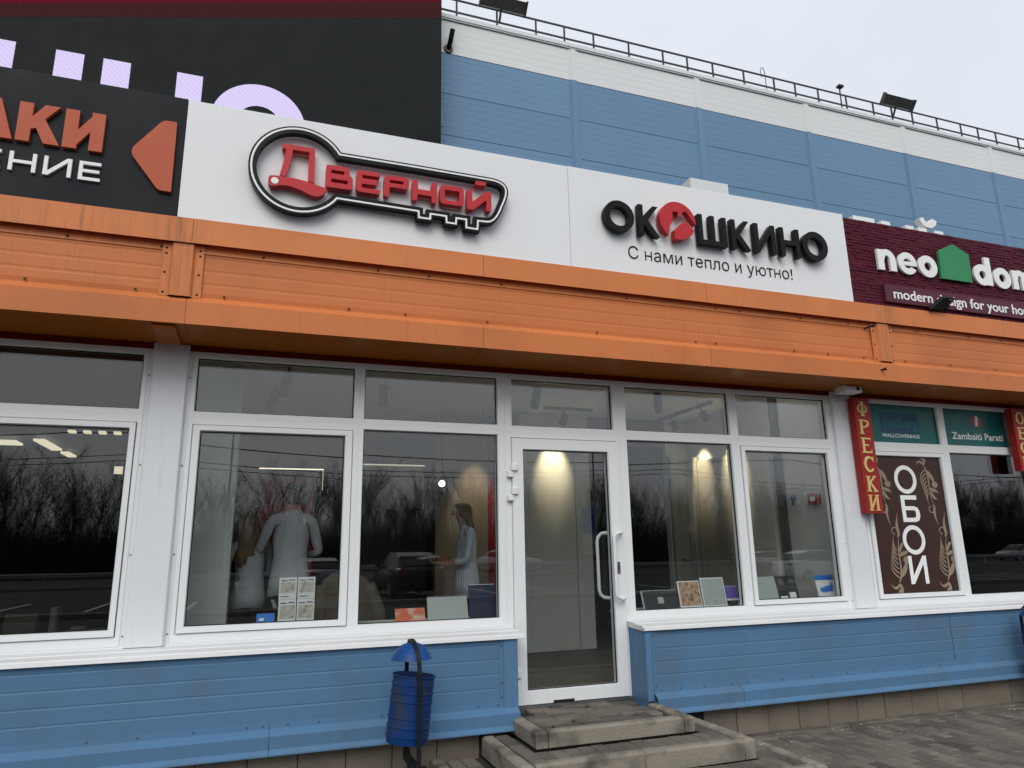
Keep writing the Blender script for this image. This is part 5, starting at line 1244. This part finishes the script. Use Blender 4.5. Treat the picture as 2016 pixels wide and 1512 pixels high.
def scrub(seed):
    g = random.Random(seed); Vs, Fs = [], []
    for i in range(95):
        x, y = g.gauss(0, .9), g.gauss(0, .7); h = g.uniform(1.0, 4.6); tx, ty = x+g.gauss(0, .5), y+g.gauss(0, .5); o = len(Vs); w = g.uniform(.02, .045); an = g.uniform(0, 3.1)
        Vs += [(x-w*math.cos(an), y-w*math.sin(an), 0), (x+w*math.cos(an), y+w*math.sin(an), 0), (tx, ty, h)]; Fs.append((o, o+1, o+2))
        for _ in range(3):
            t = g.uniform(.3, .8); bx, by, bz = x+(tx-x)*t, y+(ty-y)*t, h*t; o = len(Vs); Vs += [(bx, by, bz-.015), (bx, by, bz+.015), (bx+g.gauss(0, .35), by+g.gauss(0, .35), bz+g.uniform(.2, .7))]; Fs.append((o, o+1, o+2))
    return np.array(Vs), Fs
trees_v = variants; variants = [scrub(k) for k in range(6)]
for row in range(5):
    x = -60+row*.4
    while x < 175: plant(x+rng.uniform(-.4, .4), -60-row*3+rng.uniform(-1, 1), rng.uniform(.7, 1.25), .3); x += 1.15
V = np.concatenate(Vall); F = np.concatenate(Lall)
me = bpy.data.meshes.new('bare_wood'); me.vertices.add(len(V)); me.vertices.foreach_set('co', V.ravel()); me.loops.add(F.size); me.loops.foreach_set('vertex_index', F.ravel().astype(np.int32))
me.polygons.add(len(F)); me.polygons.foreach_set('loop_start', np.arange(0, F.size, 3, dtype=np.int32)); me.update(calc_edges=True); me.materials.append(MATS['bark'])
wd = bpy.data.objects.new('bare_wood', me); COL.objects.link(wd); tag(wd, 'bare leafless wood across the road, mirrored in the panes', 'wood', kind='stuff')
mb = MB(); xs_ = np.linspace(-80, 200, 141); 
rows_ = [(-54, 0), (-58, .2), (-63, .35), (-72, .5), (-84, .9), (-95, 0)]
gr = [[(x, y, z*(1+.25*math.sin(x*.7+y)+.15*math.sin(x*2.3))+.02) for y, z in rows_] for x in xs_]
o = 0
for r_ in gr: mb.v.extend(r_)
for i in range(len(gr)-1):
    for j in range(len(rows_)-1): a = i*len(rows_)+j; mb.face((a, a+1, a+1+len(rows_), a+len(rows_)))
struct(mb.build('verge', 'soil', smooth='all'))
def car(loc, rz, paint, label, grp='cars mirrored in the shop windows'):
    t = thing('parked_car', loc, label, 'car', grp); B = Vector(loc); M = Matrix.Rotation(R(rz), 3, 'Z')
    def T(mb): mb.v = [tuple(M@Vector(v)+B) for v in mb.v]; return mb
    def sec(x, w, zb_, zt_): return [(x, -w*.86, zb_), (x, -w, zb_+.12), (x, -w, zt_-.22), (x, -w*.94, zt_-.05), (x, -w*.78, zt_), (x, w*.78, zt_), (x, w*.94, zt_-.05), (x, w, zt_-.22), (x, w, zb_+.12), (x, w*.86, zb_)]
    T(MB().loft([sec(-2.15, .62, .42, .72), sec(-2.05, .78, .28, .80), sec(-1.7, .85, .22, .88), sec(-1.0, .88, .2, .96), (sec(-.4, .89, .2, .99)), sec(1.3, .89, .2, 1.02), sec(1.8, .86, .24, 1.04), sec(2.05, .80, .3, .98), sec(2.12, .66, .42, .8)])).build('body', paint, t, smooth=True)
    def cab(x, w, zb_, zt_, wt): return [(x, -w, zb_), (x, -(w+wt)/2, (zb_+zt_)/2), (x, -wt, zt_), (x, wt, zt_), (x, (w+wt)/2, (zb_+zt_)/2), (x, w, zb_)]
    T(MB().loft([cab(-1.05, .74, .94, .98, .7), cab(-.35, .78, .96, 1.38, .62), cab(.0, .79, .97, 1.43, .6), cab(.9, .79, .98, 1.43, .6), cab(1.4, .76, 1.0, 1.32, .6), cab(1.85, .72, 1.0, 1.05, .68)])).build('windows', 'car_glass', t, smooth=True)
    T(MB().loft([[(-.32, -.62, 1.395), (-.32, .62, 1.395), (-.32, .6, 1.42), (-.32, -.6, 1.42)], [(0, -.63, 1.44), (0, .63, 1.44), (0, .6, 1.475), (0, -.6, 1.475)], [(.9, -.63, 1.44), (.9, .63, 1.44), (.9, .6, 1.475), (.9, -.6, 1.475)], [(1.42, -.62, 1.32), (1.42, .62, 1.32), (1.42, .6, 1.345), (1.42, -.6, 1.345)]])).build('roof', paint, t, smooth=True)
    for x in (-1.32, 1.3):
        for s in (-1, 1):
            w = T(MB().lathe([(.0001, -.1), (.26, -.1), (.31, -.08), (.315, 0), (.31, .08), (.26, .1), (.0001, .1)], (x, s*.80, .315), 20, Matrix.Rotation(R(90), 3, 'X'))).build('wheel', 'tyre', t, smooth=True)
            T(MB().lathe([(.0001, -.006), (.18, -.004), (.19, .0), (.0001, .001)], (x, s*.905, .315), 14, Matrix.Rotation(R(90), 3, 'X'))).build('rim', 'car_silver', w)
    for s in (-1, 1):
        T(MB().loft([[(-2.12, s*.42, .62), (-2.0, s*.74, .62), (-2.0, s*.74, .76), (-2.12, s*.42, .72)], [(-2.0, s*.42, .62), (-1.9, s*.74, .62), (-1.8, s*.74, .80), (-1.95, s*.42, .78)]])).build('headlight', 'headlamp', t)
        T(MB().box(2.03, 2.11, s*.5-.18, s*.5+.18, .74, .88)).build('tail_light', 'tail_red', t)
        T(MB().rbox(-.75, -.6, s*.9-.09, s*.9+.09, .98, 1.12, .01)).build('mirror', paint, t)
    T(MB().box(-2.16, -2.13, -.26, .26, .45, .56)).build('number_plate', 'paper', t)
    return t
car((5.2, -20.0, .03), 88, 'car_black', 'black car facing the shop, mirrored in the second window')
car((2.4, -27.5, .03), 80, 'car_silver', 'grey car mirrored behind the person in the first window')
car((26.5, -23.5, .03), 180, 'car_white', 'white car mirrored at the right edge of the last window')
car((40.0, -43.5, .04), 180, 'car_white', 'white car on the road, mirrored beside the beige display doors')
car((16.5, -41.0, .04), 180, 'car_white', 'white car on the road, mirrored beside the entrance door post')
car((68.0, -44.0, .04), 0, 'car_silver', 'pale car on the road, mirrored in the far right pane')
car((-3.5, -24.5, .03), 95, 'car_black', 'black car mirrored in the left neighbour window')
gr_ = thing('guard_rail', (30, -36.5, 0), 'galvanised guard rail beside the road, mirrored in the panes', 'guard rail')
MB().profile([(-36.5, .55), (-36.44, .6), (-36.5, .66), (-36.44, .72), (-36.5, .78)], -60, 120).build('beam', 'galv', gr_, fix=False)
pst = MB().box(-.05, .05, -36.62, -36.52, 0, .75).build('post', 'galv', gr_)
for i in range(40): 
    if i: piece(pst.data, 'post', (-50+i*4, -36.57, 0), gr_)
def lamp_post(x, y, h, label, two=True):
    t = thing('street_lamp', (x, y, 0), label, 'street lamp')
    MB().tube([(x, y, 0), (x, y, h)], [.13, .07], 10).build('pole', 'galv', t)
    for s in ((-1, 1) if two else (1,)):
        MB().tube([(x, y, h-.3), (x+s*.4, y, h), (x+s*1.1, y, h+.15)], .04, 6).build('arm', 'galv', t); MB().rbox(x+s*1.4-.35, x+s*1.4+.35, y-.14, y+.14, h+.08, h+.2, .02).build('lamp_head', 'galv', t)
    return t
lamp_post(-2.6, -58, 12.2, 'double headed street lamp mirrored beside the left column')
lamp_post(30, -55, 11, 'single headed street lamp mirrored in the entrance door', False)
for k, (h, y) in enumerate(((9.2, -54), (8.8, -54.4), (8.2, -37.5))):
    pts = [(x, y, h-1.2*(1-((x+8) % 45-22.5)**2/506)+.02*k) for x in np.arange(-100, 200, 3.0)]
    tag(MB().tube(pts, .035, 4).build('overhead_wire', 'rubber'), ('upper overhead wire along the road, mirrored in the panes', 'second overhead wire just below the upper one, mirrored in the panes', 'lowest overhead wire, nearest to the shops, mirrored in the panes')[k], 'wire')
rsn = thing('road_sign', (19.8, -35.5, 0), 'blue road sign with white plates below, mirrored in the entrance door', 'sign')
for s in (-.3, .3): MB().tube([(19.8+s, -35.6, 0), (19.8+s, -35.6, 4.0)], .04, 8).build('post', 'galv', rsn)
MB().rbox(19.33, 20.25, -35.55, -35.5, 2.5, 4.0, .01).build('panel', 'sign_blue', rsn); MB().rbox(19.33, 20.25, -35.55, -35.5, 1.15, 1.75, .01).rbox(19.33, 20.25, -35.55, -35.5, 1.82, 2.43, .01).build('plate', 'card_grey', rsn)
# thin light lines in the showroom ceiling
for x0, x1, y, lab in ((3.05, 3.75, .75, 'thin glowing light line in the ceiling behind the transom right of the door'), (4.35, 5.2, .62, 'thin glowing light line in the ceiling behind the last transom')):
    tag(MB().box(x0, x1, y, y+.05, 3.245, 3.268).build('ceiling_light_line', 'led_line'), lab, 'lamp')

# painted bays on the parking lot and a strip of old asphalt patches, mirrored in the lower panes
lot = bpy.data.objects['parking_lot']
ln = MB().box(-.06, .06, -2.5, 2.5, .034, .038).build('bay_line', 'frame_white', lot, fix=False)
for i in range(26):
    if i: piece(ln.data, 'bay_line', (-28+i*2.6, -21, .034), lot)
ln.location = Vector((-28, -21, .034))-WO[lot]
kr = struct(MB().box(-60, 60, -16.2, -15.9, .031, .16).build('parking_kerb', 'kerb'))
# goods in the left neighbour's window
sh_ = thing('goods_shelf', (-1.6, 1.1, .4), 'low dark shelf with pale boards behind the left neighbour window', 'shelf')
MB().box(-2.4, -.95, .8, 1.2, .40, 1.0).build('base', 'in_dark', sh_); MB().rbox(-1.25, -.93, .30, .62, 1.03, 1.06, .004).build('board', 'in_grey', sh_)
for i, (x, w, h, m_, lab) in enumerate(((-1.75, .22, .16, 'coat_beige', 'beige bundle lying on the shelf of the left shop'), (-1.45, .05, .2, 'in_taupe', 'thin upright sample on the shelf of the left shop'), (-1.30, .10, .05, 'in_taupe', 'small flat box on the shelf of the left shop'))):
    tag(MB().rbox(x, x+w, .95, 1.05, 1.0, 1.0+h, .012).build('sample_box', m_), lab, 'box')
struct(MB().rbox(-4.0, -.74, .076, .34, .99, 1.02, .004).build('window_board_left', 'in_grey'))
